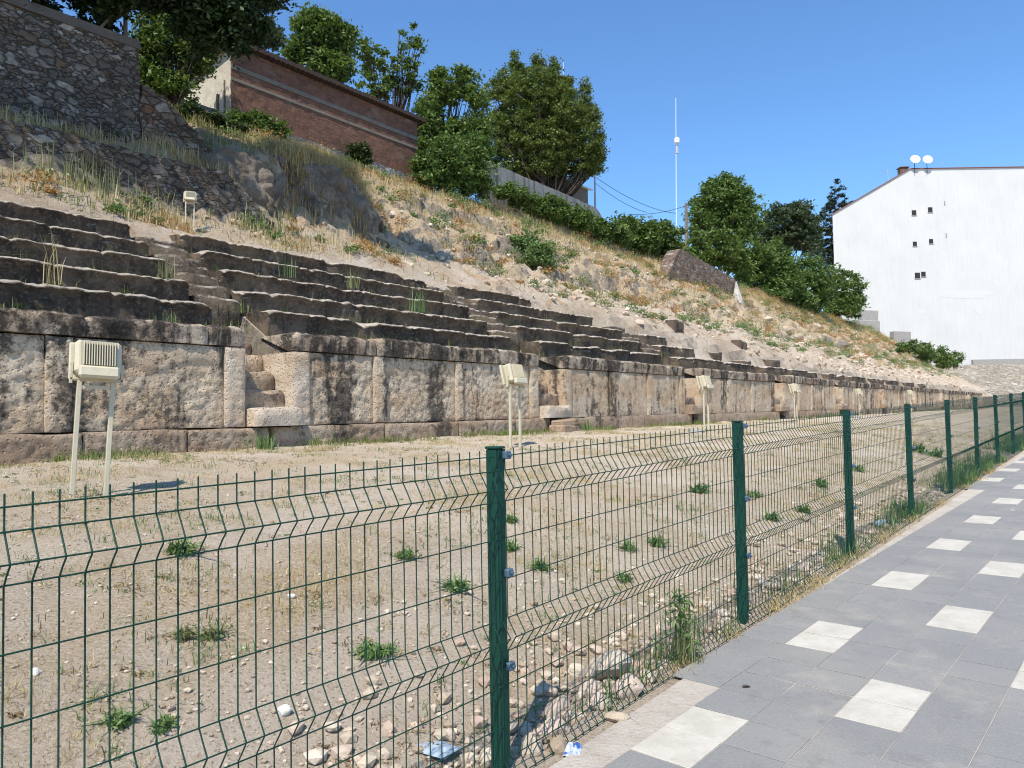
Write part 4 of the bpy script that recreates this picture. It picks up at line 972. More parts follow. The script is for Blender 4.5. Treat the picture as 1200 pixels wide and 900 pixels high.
# right-hand group
tree_px('tree', 'large round dark green tree at the right end of the ridge', 847, 20, 205,
        [(848, 232, 34, 26), (828, 252, 24, 24), (868, 250, 26, 28), (850, 270, 42, 22), (842, 215, 16, 10)], 13000, .26, 'leaf_bush', trunk=.3, clump=.9, group=G)
tree_px('tree', 'grey green tree between the round tree and the conifer', 922, 20, 230,
        [(920, 262, 30, 26), (938, 246, 14, 14, 0, .6), (905, 280, 22, 20), (945, 275, 20, 26)], 8000, .30, 'leaf_blue', trunk=.3, clump=.9, group=G)
Y = 156.0; cb = Vector((at(975, 300, Y).x, Y, 11.5)); s = Y/FPX; L = []
for k in range(13):
    py = 214+k*8.2; hw = 6+k*2.7+4*(k % 2); c = at(981+2.5*nz(k*.9, 4), py, Y)-cb
    for sgn in ((-1, 1) if k > 1 else (0,)):
        L.append((c.x+sgn*hw*s*.55, c.y+sgn*.5*((k % 3)-1), c.z-.2*abs(sgn), max(.6, hw*s*.62), max(.6, hw*s*.62), .95))
tree('conifer', 'dark pointed conifer beside the white block', 'tree', cb, L, 20000, .34, 'leaf_conifer', trunk=.28, clump=.55, group=G, limbs=2, asp=.3, trunk_top=at(978, 210, Y).z-cb.z)
def bush_px(label, px, w, rows, nleaf, leaf, mat, clump=.4, group='bushes along the ridge', name='bush'):
    t = tcol(px, w); b_ = hz(t, w); Y = b_.y; s = Y/FPX; L = []
    for r in rows:
        Yl = W(tcol(r[0], w), w).y; sl = Yl/FPX; c = at(r[0], r[1], Yl+(r[4] if len(r) > 4 else 0))-b_; L.append((c.x, c.y, max(c.z, .2), r[2]*sl, (r[2]+r[3])*sl*.55, r[3]*sl, 1))
    return bush(name, label, b_, L, nleaf, leaf, mat, group, clump)
bush_px('dense green thicket where the ridge meets the white block', 965, 12.6, [(945, 325, 34, 28), (985, 338, 26, 24), (915, 318, 26, 22), (925, 345, 24, 12), (1000, 352, 10, 14), (905, 338, 18, 10), (950, 352, 22, 10), (980, 358, 22, 9)], 15000, .25, 'leaf_bush', .8)
bush_px('olive thicket left of the dense one, under the round tree', 890, 14, [(885, 300, 24, 18), (905, 300, 22, 20), (872, 320, 10, 14), (885, 322, 18, 10), (905, 328, 18, 10)], 6500, .24, 'leaf_green', .7)
bush_px('yellow green bush below the round tree', 835, 14, [(838, 285, 26, 18), (860, 292, 16, 14), (818, 282, 14, 12), (836, 300, 24, 8), (862, 306, 18, 8), (812, 296, 12, 8)], 6000, .22, 'leaf_green', .6)
bush_px('green bush between the radio mast and the concrete wall', 760, 13.2, [(750, 272, 24, 18), (775, 275, 24, 18), (728, 265, 18, 14), (752, 288, 24, 8), (782, 292, 22, 8), (735, 280, 14, 8)], 7500, .19, 'leaf_green', .55)
bush_px('long low green bush under the right half of the concrete wall', 680, 12.7, [(640, 241, 24, 10), (672, 255, 24, 11), (703, 266, 20, 9), (612, 230, 18, 8), (590, 223, 14, 6), (725, 272, 14, 9), (655, 246, 10, 12), (688, 258, 8, 12)], 12000, .15, 'leaf_bush', .45)
bush_px('tall leafy bush against the left end of the concrete wall', 545, 13.0, [(520, 178, 24, 20), (548, 182, 22, 26), (555, 202, 18, 14), (500, 192, 18, 14), (528, 200, 26, 10), (500, 206, 18, 8), (522, 211, 20, 8), (546, 217, 18, 8), (565, 216, 10, 10)], 11000, .13, 'leaf_bush', .42)
bush_px('small dark bush before the right end of the brick wall', 421, 13.2, [(421, 179, 13, 12)], 1500, .10, 'leaf_dark', .25)
bush_px('bright green bush on the ledge below the brick wall', 300, 12.2, [(302, 146, 20, 14), (322, 156, 18, 12), (283, 142, 14, 12)], 4500, .10, 'leaf_bush', .28)
bush_px('shaded ivy bush on the ledge right of the broken wall', 245, 11.0, [(236, 142, 16, 12), (255, 156, 18, 9), (222, 126, 10, 12), (275, 166, 16, 7)], 3600, .085, 'leaf_dark', .22)
bush_px('low green creeper hanging over the far end of the hill', 1095, 7.5, [(1062, 404, 16, 6), (1080, 408, 16, 7), (1098, 414, 18, 8), (1115, 420, 16, 8), (1130, 428, 14, 7), (1085, 416, 16, 6), (1106, 424, 14, 6), (1140, 434, 8, 5)], 9000, .22, 'leaf_bush', .6)
bush_px('soft green shrub in the middle of the open slope', 632, 8.0, [(632, 300, 16, 17), (624, 308, 12, 10), (642, 308, 10, 10)], 2600, .10, 'weed_green', .35)
bush_px('smaller green shrub left of the soft green shrub on the slope', 612, 8.8, [(612, 282, 14, 9), (622, 278, 12, 8)], 1300, .10, 'weed_green', .3)
bush_px('large leaved green plant at the foot of the dense thicket', 948, 11.0, [(946, 350, 12, 6)], 400, .4, 'weed_green', .5)

# ------------------------------------------------------------------ grass on the hill (ground cover)
def scatter_hill(n, fn, hmin, hmax, width, lean, name, mat, per=7, spread=.16):
    P = []; Hh = []
    tries = 0
    while len(P) < n and tries < n*12:
        tries += 1
        t = -6+ (random.random()**1.5)*120; w = random.uniform(4.3, 15)
        d = fn(t, w)
        if d <= 0 or random.random() > d: continue
        k = random.randint(3, per); hh = random.uniform(hmin, hmax)*(1+.006*max(0, t-20))
        for _ in range(k):
            a, b_ = t+random.gauss(0, spread), w+random.gauss(0, spread)
            p = W(a, b_, hill(a, b_)-.03); P.append(p[:]); Hh.append(hh*random.uniform(.5, 1.15))
    V, F = blades(np.array(P), np.array(Hh), width, lean)
    # blades grow wider with distance from the near end only because tufts merge there
    o = obj(name, mesh(name, V, F, M[mat])); o['kind'] = 'stuff'; return o
def ng(t, w, s, k): return nz(t*s, w*s, k)
def f_dry(t, w):
    d = 0
    if t > 12: d = .75*sstep(9.2, 11.5, w+1.2*ng(t, w, .5, 2))+ .25*sstep(.15, .4, ng(t, w, .6, 5))*sstep(5.5, 8, w)
    else:
        if 4.7 < w < 6.0: d = .5*sstep(-.25, .25, ng(t, w, .9, 1))
        elif w > 7.3 and t > 9.5: d = .9*sstep(7.3, 7.9, w)
        elif w > 8.4 and t > 8: d = .5
        elif 6.4 < w < 7.5: d = .9
    return d*(1-sstep(13.6, 15, w))*(1-.6*sstep(70, 110, t))
def f_rust(t, w):
    if t > 12: return .8*sstep(.12, .35, ng(t, w, .45, 9))*sstep(6.2, 8.5, w)*(1-sstep(12.2, 13.5, w))
    if 4.9 < w < 6.0: return .9*sstep(.05, .3, ng(t, w, .8, 9.5))
    if 6.4 < w < 7.4: return .8*sstep(0, .3, ng(t, w, .8, 9.5))
    return 0
def f_green(t, w):
    d = .3*sstep(.16, .4, ng(t, w, .9, 20))
    if t > 12: d += .35*sstep(10.5, 12.5, w)*sstep(-.1, .3, ng(t, w, .4, 25))
    elif 4.8 < w < 6.1: d += .35*sstep(0, .3, ng(t, w, 1.1, 22))
    elif w > 8.5: d += .6
    return d*(1-sstep(13.6, 15, w))
scatter_hill(52000, f_dry, .22, .5, .016, .35, 'dry_grass', 'grass_dry')
scatter_hill(26000, f_rust, .12, .3, .016, .6, 'rust_grass', 'grass_rust')
scatter_hill(30000, f_green, .12, .38, .018, .5, 'green_grass', 'grass_green')
P = []; Hh = []
for _ in range(1500):
    t = random.uniform(9.6, 13.4); w = random.uniform(7.1, 9.2)
    if t > 12 and w < 6.9+.5*(t-12): continue
    if nz(t*1.1, w*1.1, 6) < -.25: continue
    for k in range(9): p = W(t+random.gauss(0, .09), w+random.gauss(0, .09)); a_, b_ = TW(p); P.append((p.x, p.y, hill(a_, b_)-.03)); Hh.append(random.uniform(.25, .7))
V, F = blades(np.array(P), np.array(Hh), .016, .45); o = obj('golden_grass', mesh('golden_grass', V, F, M['grass_dry'])); o['kind'] = 'stuff'
# scrub: small leafy clumps no one would count
def scrub(name, n, mat, leaf, fn):
    C_ = []; k = 0
    while k < n:
        t = -4+random.random()**1.3*118; w = random.uniform(2.5, 13.2)
        if w < .74*nrow(t)+1.0: continue
        k += 1
        if random.random() > fn(t, w): continue
        r = random.uniform(.12, .42)*(1+.008*max(0, t)); c0 = W(t, w, hill(t, w)+r*.3); m_ = int(60+160*r)
        q = rng.normal(size=(m_, 3))*np.array([r*.5, r*.5, r*.35]); q[:, 2] = np.abs(q[:, 2]); C_.append(q+np.array(c0))
    V, F = leaf_quads(np.concatenate(C_), leaf, .2, .4); o = obj(name, mesh(name, V, F, M[mat])); o['kind'] = 'stuff'
scrub('green_scrub', 1500, 'weed_green', .06, lambda t, w: .12+.5*sstep(.1, .35, ng(t, w, .35, 31))+.4*sstep(10.5, 12.5, w) if t > 9 or w < 6 else 0)
scrub('dry_scrub', 1700, 'grass_rust', .05, lambda t, w: .08+.75*sstep(.05, .3, ng(t, w, .4, 41))*sstep(4.5, 8, w) if t > 11 or w < 5.9 else 0)
scrub('grey_scrub', 1100, 'weed_pale', .05, lambda t, w: .3 if t > 11 or w < 5.9 else 0)
# weeds rooted on the seat rows and along the foot of the wall
def tuft(P, n, h, width, lean, mat, name, label, cat='weed', group=None, spread=.05):
    base = Vector(P); pts = np.array([[random.gauss(0, spread), random.gauss(0, spread), -.02] for _ in range(n)])
    V, F = blades(pts, np.array([h*random.uniform(.35, 1.1) for _ in range(n)]), width, lean)
    o = obj(name, mesh(name, V, F, M[mat]), None, base); return tagd(o, label, cat, group)
P = []; Hh = []
for _ in range(330):
    t = random.uniform(-5, 24); i = random.randint(0, 4)
    if i > nrow(t): continue
    for k in range(random.randint(3, 9)):
        P.append(W(t+random.gauss(0, .12), TRD*i+random.uniform(.55, .82), TOP+RIS*i-.03)[:]); Hh.append(random.uniform(.08, .3))
V, F = blades(np.array(P), np.array(Hh), .012, .5); o = obj('seat_weeds', mesh('seat_weeds', V, F, M['grass_green'])); o['kind'] = 'stuff'
P = []; Hh = []
for _ in range(1900):
    t = random.random()**1.4*110-4; w = -.28-abs(random.gauss(0, .22))-(.5*random.random() if random.random() < .3 else 0)
    if nz(t*.7, 3.3) < -.05: continue
    for k in range(random.randint(4, 9)):
        p = W(t+random.gauss(0, .09), w+random.gauss(0, .06)); P.append((p.x, p.y, zfield(p.x, p.y)-.02)); Hh.append(random.uniform(.05, .2))
V, F = blades(np.array(P), np.array(Hh), .013, .6); o = obj('wall_foot_grass', mesh('wall_foot_grass', V, F, M['grass_green'])); o['kind'] = 'stuff'
for (px, w, z, n, h, mat, lb) in ((62, .6, TOP+RIS, 12, .75, 'grass_dry', 'tall dry bent grass stalks on the second seat row of the left tier'), (196, 1.4, TOP+RIS*2, 26, .4, 'weed_pale', 'yellow green weed on a middle seat row at the left tier end'),
                                  (336, 2.05, TOP+RIS*3, 16, .5, 'weed_green', 'upright green weed on an upper seat row left of the tier centre'), (490, 1.4, TOP+RIS*2, 40, .6, 'weed_green', 'bushy green weed on the seat rows near the middle tier end'),
                                  (414, 2.1, TOP+RIS*3, 34, .45, 'weed_pale', 'pale yellowish weed on an upper seat row of the wide tier'), (192, .66, TOP, 16, .3, 'weed_green', 'small green weed on the lowest seat row, left of the near stair')):
    t = tcol(px, w); tuft(W(t, w, z-.02), n, h, .014, .35, mat, 'weed', lb, 'weed', 'weeds on the seat rows', .09)
for (px, w, n, h, lb) in ((310, -.5, 60, .30, 'green weed with a yellow flower under the nearest stair block'), (598/1, -.4, 50, .22, 'low green weed at the wall foot beside the second floodlight'), (682, -.45, 90, .34, 'bright green weed at the wall foot right of the second stair')):
    t = tcol(px, w); p = W(t, w); tuft((p.x, p.y, zfield(p.x, p.y)), n, h, .02, .5, 'weed_green', 'weed', lb, 'weed', 'weeds at the foot of the wall', .12)
# tall pale seed stalks before the rubble wall
P = []; Hh = []
for px, n in ((40, 20), (85, 40), (105, 30), (125, 26), (170, 20), (320, 30), (335, 30)):
    for k in range(n):
        t = tcol(px, 5.75)+random.gauss(0, .25); w = random.uniform(5.4, 5.9); P.append(W(t, w, hill(t, w)-.03)[:]); Hh.append(random.uniform(.35, .95))
V, F = blades(np.array(P), np.array(Hh), .02, .22); o = obj('tall_grass', mesh('tall_grass', V, F, M['weed_pale'])); o['kind'] = 'stuff'

# ------------------------------------------------------------------ field: weeds, straw, stones, litter
def rosette(p, r, n, mat, label, group='green weeds in the field', h=None):
    base = Vector(p); pts = np.array([[random.gauss(0, r*.22), random.gauss(0, r*.22), -.01] for _ in range(n)])
    V, F = blades(pts, np.array([r*random.uniform(.4, 1.05) for _ in range(n)]), max(.01, r*.15), 1.0)
    C_ = rng.normal(size=(int(n*3.2), 3))*np.array([r*.34, r*.34, r*.22]); C_[:, 2] = np.abs(C_[:, 2])+.01
    V2, F2 = leaf_quads(C_, max(.014, r*.15), .4, .36); F = np.concatenate([F, F2+len(V)]); V = np.concatenate([V, V2])
    o = obj('weed', mesh('weed', V, F, M[mat]), None, base); return tagd(o, label, 'weed', group)
for px, py, r, lb in ((535, 692, .15, 'roundest green weed just left of the nearest fence post'), (475, 655, .13, 'small green weed up and left of the roundest weed'), (632, 668, .13, 'small green weed to the right of the nearest post'), (432, 770, .13, 'left one of two green weeds side by side below the nearest panel middle'),
                      (452, 768, .09, 'right smaller one of two green weeds side by side'), (140, 852, .10, 'left of two small weeds near the bottom left corner'), (192, 858, .09, 'right of two small weeds near the bottom left corner'), (598, 645, .14, 'green weed peeking out right behind the nearest post'),
                      (599, 612, .12, 'upper small weed right behind the nearest post'), (770, 640, .16, 'leafy weed midway between the first two posts'), (735, 645, .13, 'flatter weed left of the midway weed'), (731, 681, .11, 'weed on the middle fence fold between the first two posts'),
                      (212, 650, .17, 'weed at the upper left fence fold'), (250, 748, .12, 'spreading dull weed in the left foreground panel'), (215, 748, .11, 'dry yellowish weed left of the spreading dull weed'), (905, 610, .16, 'weed right of the second fence post, lower one'),
                      (885, 583, .15, 'weed right of the second fence post, upper one'), (962, 570, .18, 'right weed of a pair between second and third posts'), (942, 601, .15, 'weed near the fold left of the third post'), (1006, 553, .16, 'weed just right of the third post'),
                      (1078, 530, .3, 'big weed tuft right of the fourth post'), (1096, 535, .28, 'weed tuft beside the big tuft, left of the fifth post'), (820, 578, .2, 'weed left of the second fence post')):
    rosette(onfield(px, py), r*.88, 40, 'weed_green' if 'dry' not in lb and 'dull' not in lb else 'weed_pale', lb)
# tall plant at the fence foot
p = onfield(800, 778); o = empty('tall_weed', p, 0, 'tallest grey green weed growing through the fence foot left of the second post', 'weed')
pts = np.array([[random.gauss(0, .05), random.gauss(0, .05), -.02] for _ in range(120)])
V, F = blades(pts, np.array([random.uniform(.12, .46) for _ in range(120)]), .006, .16); obj('stalk', mesh('stalk', V, F, M['weed_pale']), o)
c_ = np.array([[random.gauss(0, .06), random.gauss(0, .06), random.uniform(.02, .42)] for _ in range(380)]); c_[:, :2] *= (1.15-c_[:, 2:3]*1.2)
V, F = leaf_quads(c_, .026, .0, .22); obj('foliage', mesh('foliage', V, F, M['weed_green']), o)
# scattered cover of the field
def scatter_field(n, fn, hmin, hmax, width, lean, name, mat, per, spread, smax=30):
    P = []; Hh = []; tries = 0
    while len(P) < n and tries < n*20:
        tries += 1
        s = -3.5+random.random()**1.7*smax; q = random.uniform(.05, 9.0)
        p = F0+FD*s+FL*q; d = fn(p.x, p.y, s, q)
        if random.random() > d: continue
        hh = random.uniform(hmin, hmax)
        for _ in range(random.randint(2, per)):
            x, y = p.x+random.gauss(0, spread), p.y+random.gauss(0, spread)
            if (Vector((x, y, 0))-F0).dot(FL) < .03: continue
            P.append((x, y, zfield(x, y)-.008)); Hh.append(hh*random.uniform(.4, 1.2))
    V, F = blades(np.array(P), np.array(Hh), width, lean); o = obj(name, mesh(name, V, F, M[mat])); o['kind'] = 'stuff'
scatter_field(60000, lambda x, y, s, q: .9*sstep(.08, .35, nz(x*1.1, y*1.1, 3)+.25*nz(x*5, y*5)), .03, .085, .0035, 1.0, 'dry_straw', 'grass_dry', 16, .07)
scatter_field(12000, lambda x, y, s, q: .5*sstep(.12, .35, nz(x*.9+7, y*.9, 3))+.06, .03, .09, .006, .9, 'field_weeds', 'weed_green', 10, .04)
scatter_field(5000, lambda x, y, s, q: .4*sstep(.1, .4, nz(x*1.2+17, y*1.2, 8)), .04, .10, .005, .8, 'dull_weeds', 'weed_pale', 12, .05)
C_ = []                                                             # dried-out low plants in patches
for _ in range(8500):
    s = -3.5+random.random()**1.8*26; q = random.uniform(.1, 8.8); p = F0+FD*s+FL*q
    if random.random() > .1+.9*sstep(.0, .3, nz(p.x*1.0+3, p.y*1.0, 6)): continue
    r = random.uniform(.02, .075)*(1+.02*max(0, s)); k = random.randint(10, 26)
    q_ = rng.normal(size=(k, 3))*np.array([r*.6, r*.6, r*.3]); q_[:, 2] = np.abs(q_[:, 2]); C_.append(q_+np.array((p.x, p.y, zfield(p.x, p.y))))
C_ = np.concatenate(C_); h_ = len(C_)//2
for nm, mt, cc_ in (('dried_weeds', 'grass_dry', C_[:h_]), ('brown_weeds', 'grass_brown', C_[h_:int(h_*1.55)]), ('creeping_weeds', 'weed_green', C_[int(h_*1.55):])):
    V, F = leaf_quads(cc_, .013, .1, .3); o = obj(nm, mesh(nm, V, F, M[mt])); o['kind'] = 'stuff'
P = []; Hh = []
for _ in range(2600):                                               # rank growth along the fence foot, thicker further on
    s = random.random()**.8*24; q = abs(random.gauss(.06, .1+.012*s)); k0 = sstep(-.15, .3, nz(s*.9, 2.2))*(.25+.75*sstep(5, 11, s))
    if random.random() > k0: continue
    for k in range(7):
        p = F0+FD*(s+random.gauss(0, .05))+FL*(q+random.gauss(0, .04)-.05); P.append((p.x, p.y, zfield(p.x, p.y)-.03)); Hh.append(random.uniform(.05, .22)*(1+.035*s))
V, F = blades(np.array(P), np.array(Hh), .008, .5); o = obj('fence_foot_weeds', mesh('fence_foot_weeds', V, F, M['weed_green'])); o['kind'] = 'stuff'
P = []; Hh = []
for _ in range(900):
    s = random.random()*16-.5; q = random.gauss(-.07, .05)
    if nz(s*1.7, 6.2) < 0: continue
    for k in range(6):
        p = F0+FD*(s+random.gauss(0, .05))+FL*(q+random.gauss(0, .03)); P.append((p.x, p.y, zpave(p.x, p.y)-.01)); Hh.append(random.uniform(.02, .09))
V, F = blades(np.array(P), np.array(Hh), .004, 1.1); o = obj('verge_straw', mesh('verge_straw', V, F, M['grass_dry'])); o['kind'] = 'stuff'

m, nt, b = newmat('field_stone'); p_ = pos(nt)
c = ramp(nt, island(nt), [(.0, (.40, .31, .22)), (.4, (.58, .48, .36)), (.75, (.68, .58, .46)), (1, (.46, .32, .24))])
c = mix(nt, .5, c, ramp(nt, noi(nt, p_, 18, 6, .7), [(.3, .5), (.7, 1.0)]), 'MULTIPLY'); setc(nt, b, c, .9, .15); bump(nt, b, noi(nt, p_, 45, 6, .7), .012); M['field_stone'] = m
def rockgeo(r, seed, sub=3, flat=.7):
    bm = bmesh.new(); bmesh.ops.create_icosphere(bm, subdivisions=sub, radius=1)
    ax = Vector((random.uniform(.75, 1.3), random.uniform(.7, 1.1), random.uniform(.55, .85)*flat/.7))
    cuts = [(Vector(rng.normal(size=3)).normalized(), random.uniform(.55, .85)) for _ in range(9)]
    for v in bm.verts:
        d = v.co.normalized(); k = 1.0
        for nn, h in cuts:
            q = d.dot(nn)
            if q > 1e-3: k = min(k, h/q)
        k += .06*fbm(d.x*2, d.y*2, d.z*2+seed, 3)
        v.co = Vector((d.x*ax.x, d.y*ax.y, d.z*ax.z))*k*r
    V = [v.co.copy() for v in bm.verts]; F = [tuple(v.index for v in f.verts) for f in bm.faces]; bm.free(); return V, F
def stone_obj(px, py, r, label, mat='field_stone', sink=.3, flat=.7, rz=None):
    p = onfield(px, py); V, F = rockgeo(r, px*.1, 3, flat)
    me = mesh('stone', V, F, M[mat], True); me.set_sharp_from_angle(angle=R(35))
    o = obj('stone', me, None, p+Vector((0, 0, r*(.5-sink)))); o.rotation_euler = (random.uniform(-.3, .3), random.uniform(-.3, .3), random.random()*6 if rz is None else rz)
    return tagd(o, label, 'stone', 'stones along the fence foot')
for a in ((712, 790, .12, 'largest pale stone in the heap right of the nearest post'), (655, 838, .085, 'upright pale stone just right of the nearest post foot'), (690, 815, .07, 'rounded tan stone left below the largest pale stone'), (668, 848, .06, 'flat tan stone in the heap near the foil wrapper'), (648, 862, .07, 'light stone at the very foot of the nearest post, right side'),
          (705, 830, .07, 'long tan stone touching the fence fold right of the heap'), (735, 812, .08, 'wide beige stone at the right edge of the heap'), (625, 880, .06, 'small pale stone low beside the nearest post'), (675, 790, .05, 'pinkish stone at the heap top'), (760, 800, .055, 'grey beige stone between the heap and tall weed'),
          (640, 812, .055, 'brownish stone at the left of the heap'), (700, 765, .05, 'small stone above the largest pale stone'), (845, 722, .06, 'stone lying close to the second post foot'), (905, 690, .06, 'beige stone right of the second post'), (940, 668, .06, 'stone between the second and third posts by the fence'),
          (655, 880, .05, 'small stone beside the foil wrapper'), (725, 845, .05, 'small stone under the lowest wire below the largest stone'), (780, 772, .05, 'stone at the left of the tall weed')):
    stone_obj(a[0], a[1], a[2]*1.25, a[3])
stone_obj(333, 836, .040, 'bright white stone lying in the left foreground panel', 'white_rock', .25, .7)
stone_obj(41, 792, .03, 'tiny white pebble at the left edge', 'white_rock', .25, .6)
stone_obj(341, 700, .035, 'small white stone above the bright white stone', 'white_rock', .25, .6)
for px, py, lb in ((814, 506, 'flat pale slab under the third floodlight'), (1000, 489, 'flat pale slab left of the fifth floodlight foot')):
    p = onfield(px, py); V, F = rockgeo(.32, px, 3, .22); o = obj('stone', mesh('stone', V, F, M['concrete_block'], True), None, p); tagd(o, lb, 'stone', 'slabs near the floodlights')
t = tcol(662, -.6); p = W(t, -.6)
V, F = [], []
mb = MB()
for k, (x, y, z, a, b_, c_2, r_) in enumerate(((0, 0, .05, .5, .22, .1, .1), (.12, .02, .22, .42, .2, .08, -.15))):
    mb.box((-a, -b_, -c_2), (a, b_, c_2), Matrix.Translation((x, y, z)) @ Matrix.Rotation(r_, 4, 'Z') @ Matrix.Rotation(r_*.4, 4, 'Y'), .03)
o = mb.build('fallen_block', M['plinth_stone'], None, False, (p.x, p.y, zfield(p.x, p.y))); o.rotation_euler = (0, 0, TA); tagd(o, 'two fallen stone slabs stacked at the foot of the second stair', 'stone block')
# gravel
base_rocks = [rockgeo(1.0, k, 1, .6) for k in range(10)]
V = []; F = []
def addrock(x, y, z, r):
    v, f = base_rocks[random.randrange(10)]; a = random.random()*6.28; n = len(V); ca, sa = math.cos(a)*r, math.sin(a)*r
    V.extend((x+q.x*ca-q.y*sa, y+q.x*sa+q.y*ca, z+q.z*r) for q in v); F.extend(tuple(i+n for i in k) for k in f)
for _ in range(42000):
    s = -3.5+random.random()**2.0*24; q = .05+random.random()*8.5; p = F0+FD*s+FL*q
    if nz(p.x*.8, p.y*.8, 13) < -.35: continue
    r = .004+.014*random.random()**6+(.016*random.random()**5 if q < 1.5 else 0); addrock(p.x, p.y, zfield(p.x, p.y)+r*.25, r*(1.25 if s > 6 else 1))
for _ in range(1100):                                                # bigger broken stone along the fence foot
    s = random.random()**1.3*12-.8; q = abs(random.gauss(.08, .36)); p = F0+FD*s+FL*(q+.02)
    r = .016+.05*random.random()**2.2; addrock(p.x, p.y, zfield(p.x, p.y)+r*.25, r)
o = obj('gravel', mesh('gravel', V, F, M['field_stone'])); o['kind'] = 'stuff'
V = []; F = []
for _ in range(6000):                                               # clods and stones loose on the hillside
    t = random.random()**1.2*110-3; w = random.uniform(1.5, 11.5)
    if t < 13 and w > 5.9: continue
    if w < .74*nrow(t)+1: continue
    r = (.025+.15*random.random()**5)*(1+.008*max(t, 0)); p = W(t, w, hill(t, w)+r*.2); addrock(*p, r)
o = obj('hill_stones', mesh('hill_stones', V, F, M['field_stone'])); o['kind'] = 'stuff'
V = []; F = []
for _ in range(1100):
    t = 16+random.random()**1.2*90; w = .74*nrow(t)+.6+abs(random.gauss(0, 1.3))
    if nz(t*.5, w*.8, 51) < -.1: continue
    r = (.03+.22*random.random()**6)*(1+.006*t); p = W(t, w, hill(t, w)+r*.12); addrock(*p, r)
o = obj('crumbled_stone', mesh('crumbled_stone', V, F, M['field_stone'])); o['kind'] = 'stuff'
for px, py, w, r, lb in ((985, 397, 7.5, 1.1, 'dark grey stone heap on the far slope'), (958, 366, 9.5, .7, 'broken pale slab below the dense thicket'), (920, 395, 7.5, .6, 'long pale stone lying on the far slope'), (903, 386, 8.2, .5, 'small grey stone on the slope left of the long pale stone'), (1005, 412, 5.2, .8, 'big rounded pale boulder near the far wall end')):
    t = tcol(px, w); Vr, Fr = rockgeo(r, px, 3, .6); o = obj('boulder', mesh('boulder', Vr, Fr, M['cliff' if 'dark' in lb else 'field_stone'], True), None, W(t, w, hill(t, w)-.12*r)); tagd(o, lb, 'boulder', 'boulders on the far slope')
# loose seat blocks on the ruined tiers
for k, (px, w, z, L, lb) in enumerate(((793, 2.9, 4.75, .9, 'loose dark block left of the pale rubble on the ruined tier'), (838, 2.0, 4.15, .6, 'small tilted block in the middle of the ruined tier'), (905, 1.6, 4.0, 1.5, 'long tilted block at the right of the ruined tier'), (868, 2.4, 4.5, 1.2, 'topmost tilted block of the ruined tier'))):
    t = tcol(px, w); V, F = rough_face(-L/2, L/2, -.3, .2, -.25, .04, .07, k*3.3, .03, .5, .04); me = mesh('seat_block', V, F, M['seat'], True); me.set_sharp_from_angle(angle=R(45))
    o = obj('seat_block', me, None, W(t, w, hill(t, w)+.08)); o.rotation_euler = (R(random.uniform(-6, 6)), R(random.uniform(-5, 5)), TA+R(random.uniform(-8, 8))); tagd(o, lb, 'stone block', 'loose blocks on the ruined tier')
# litter
def crumple(name, label, cat, p, sx, sy, sz, mat, seed):
    n = 18; V = [(sx*(a/(n-1)-.5), sy*(b_/(n-1)-.5), sz*(.5+.5*fbm(a*.3, b_*.3, seed, 3))*(max(.0, math.sin(math.pi*a/(n-1)))*max(.0, math.sin(math.pi*b_/(n-1))))**.5) for a in range(n) for b_ in range(n)]
    o = obj(name, mesh(name, V, gridF(n, n), M[mat], False), None, p); o.rotation_euler = (0, 0, seed); return tagd(o, label, cat)
crumple('wrapper', 'crumpled blue and silver wrapper under the fence right of the nearest post', 'litter', onfield(672, 884)+Vector((0, 0, .01)), .10, .08, .06, 'foil', 1.3)
crumple('plastic_sheet', 'pale translucent plastic sheet on the ground left of the nearest post', 'litter', onfield(510, 880)+Vector((0, 0, .01)), .20, .13, .03, 'plastic_pale', 2.6)
p = onfield(1034, 618)+Vector((0, 0, .045)); mb = MB(); mb.tube([(-.11, 0, 0), (-.10, 0, 0), (.05, 0, 0), (.085, 0, 0), (.12, 0, 0)], [.03, .04, .04, .018, .016], 10)
o = empty('plastic_bottle', p, R(30), 'pale blue empty plastic bottle lying by the fence before the fourth post', 'bottle'); mb.build('bottle_body', M['plastic_pale'], o, True)
mb = MB(); mb.tube([(.121, 0, 0), (.142, 0, 0)], .019, 8); mb.build('bottle_cap', M['clamp_grey'], o)
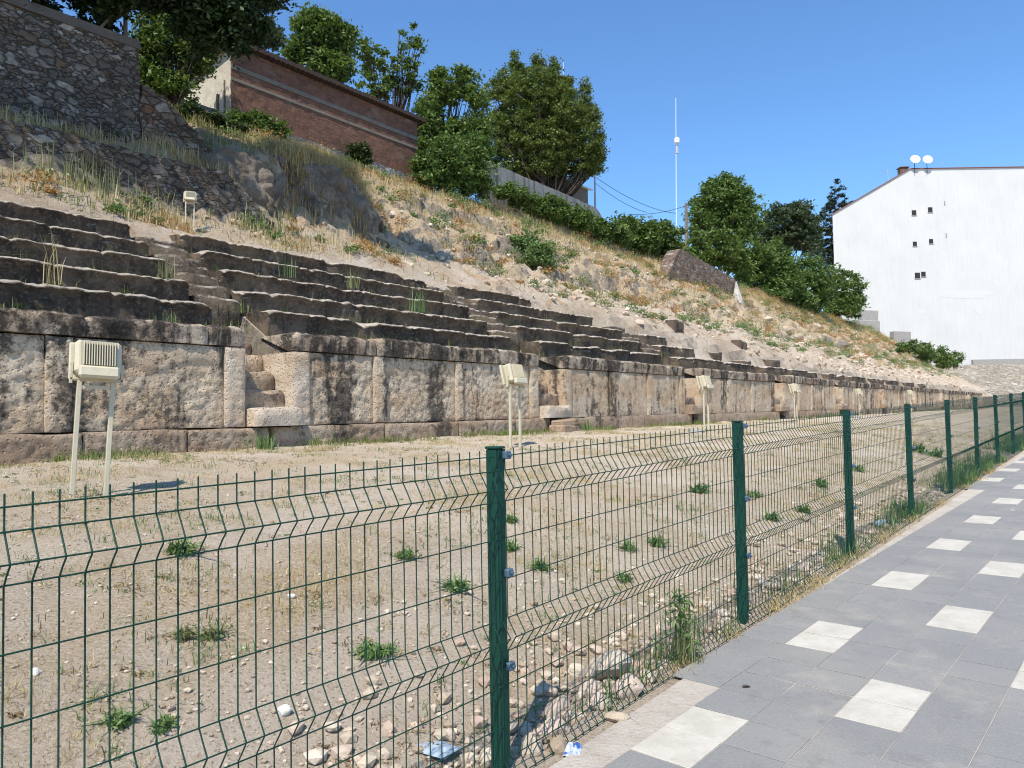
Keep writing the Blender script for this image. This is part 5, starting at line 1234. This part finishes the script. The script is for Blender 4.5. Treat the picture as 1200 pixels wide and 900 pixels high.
d = ray(874, 805); s = (zpave(1.3, 4)+.004-EYE)/d.z; p = CAM+d*s; p.z = zpave(p.x, p.y)+.004
for _ in range(4): s = (zpave(p.x, p.y)+.006-EYE)/d.z; p = CAM+d*s
V = [(-.022, 0, .003), (-.008, .010, .010), (.014, .008, .008), (.026, 0, .002), (.012, -.009, .009), (-.008, -.010, .007), (0, 0, .002)]
o = obj('fallen_leaf', mesh('fallen_leaf', V+[(x, y, z-.0015) for x, y, z in V], [(6, i, (i+1) % 6) for i in range(6)]+[(13, 7+(i+1) % 6, 7+i) for i in range(6)]+[(i, (i+1) % 6, 7+(i+1) % 6, 7+i) for i in range(6)], M['dry_leaf']), None, p); tagd(o, 'curled dark dry leaf lying on the grey paving', 'leaf')

# ------------------------------------------------------------------ light
SUN_A, SUN_E = 22, 57
sh = -DV*math.cos(R(SUN_A))-BV*math.sin(R(SUN_A))                   # horizontal direction towards the sun
sd = Vector((sh.x*math.cos(R(SUN_E)), sh.y*math.cos(R(SUN_E)), math.sin(R(SUN_E))))
L = bpy.data.lights.new('sun', 'SUN'); L.energy = 4.5; L.angle = R(.53); L.color = (1.0, .935, .825)
lo = bpy.data.objects.new('sun', L); COL.objects.link(lo); lo.rotation_euler = sd.to_track_quat('Z', 'Y').to_euler()
w = bpy.data.worlds.new('World'); S.world = w; w.use_nodes = True; nt = w.node_tree; bg = nt.nodes['Background']
sk = nt.nodes.new('ShaderNodeTexSky'); sk.sky_type = 'NISHITA'; sk.sun_disc = False; sk.sun_elevation = R(SUN_E)
sk.sun_rotation = math.atan2(sd.x, sd.y); sk.air_density = 1.0; sk.dust_density = .15; sk.ozone_density = 6.0; sk.altitude = 300
nt.links.new(mix(nt, 1.0, sk.outputs[0], (.80, 1.0, 1.10), 'MULTIPLY'), bg.inputs[0]); bg.inputs[1].default_value = .15
S.cycles.filter_width = 1.1
S.view_settings.view_transform = 'Standard'; S.view_settings.look = 'None'; S.view_settings.gamma = 1; S.view_settings.exposure = .47
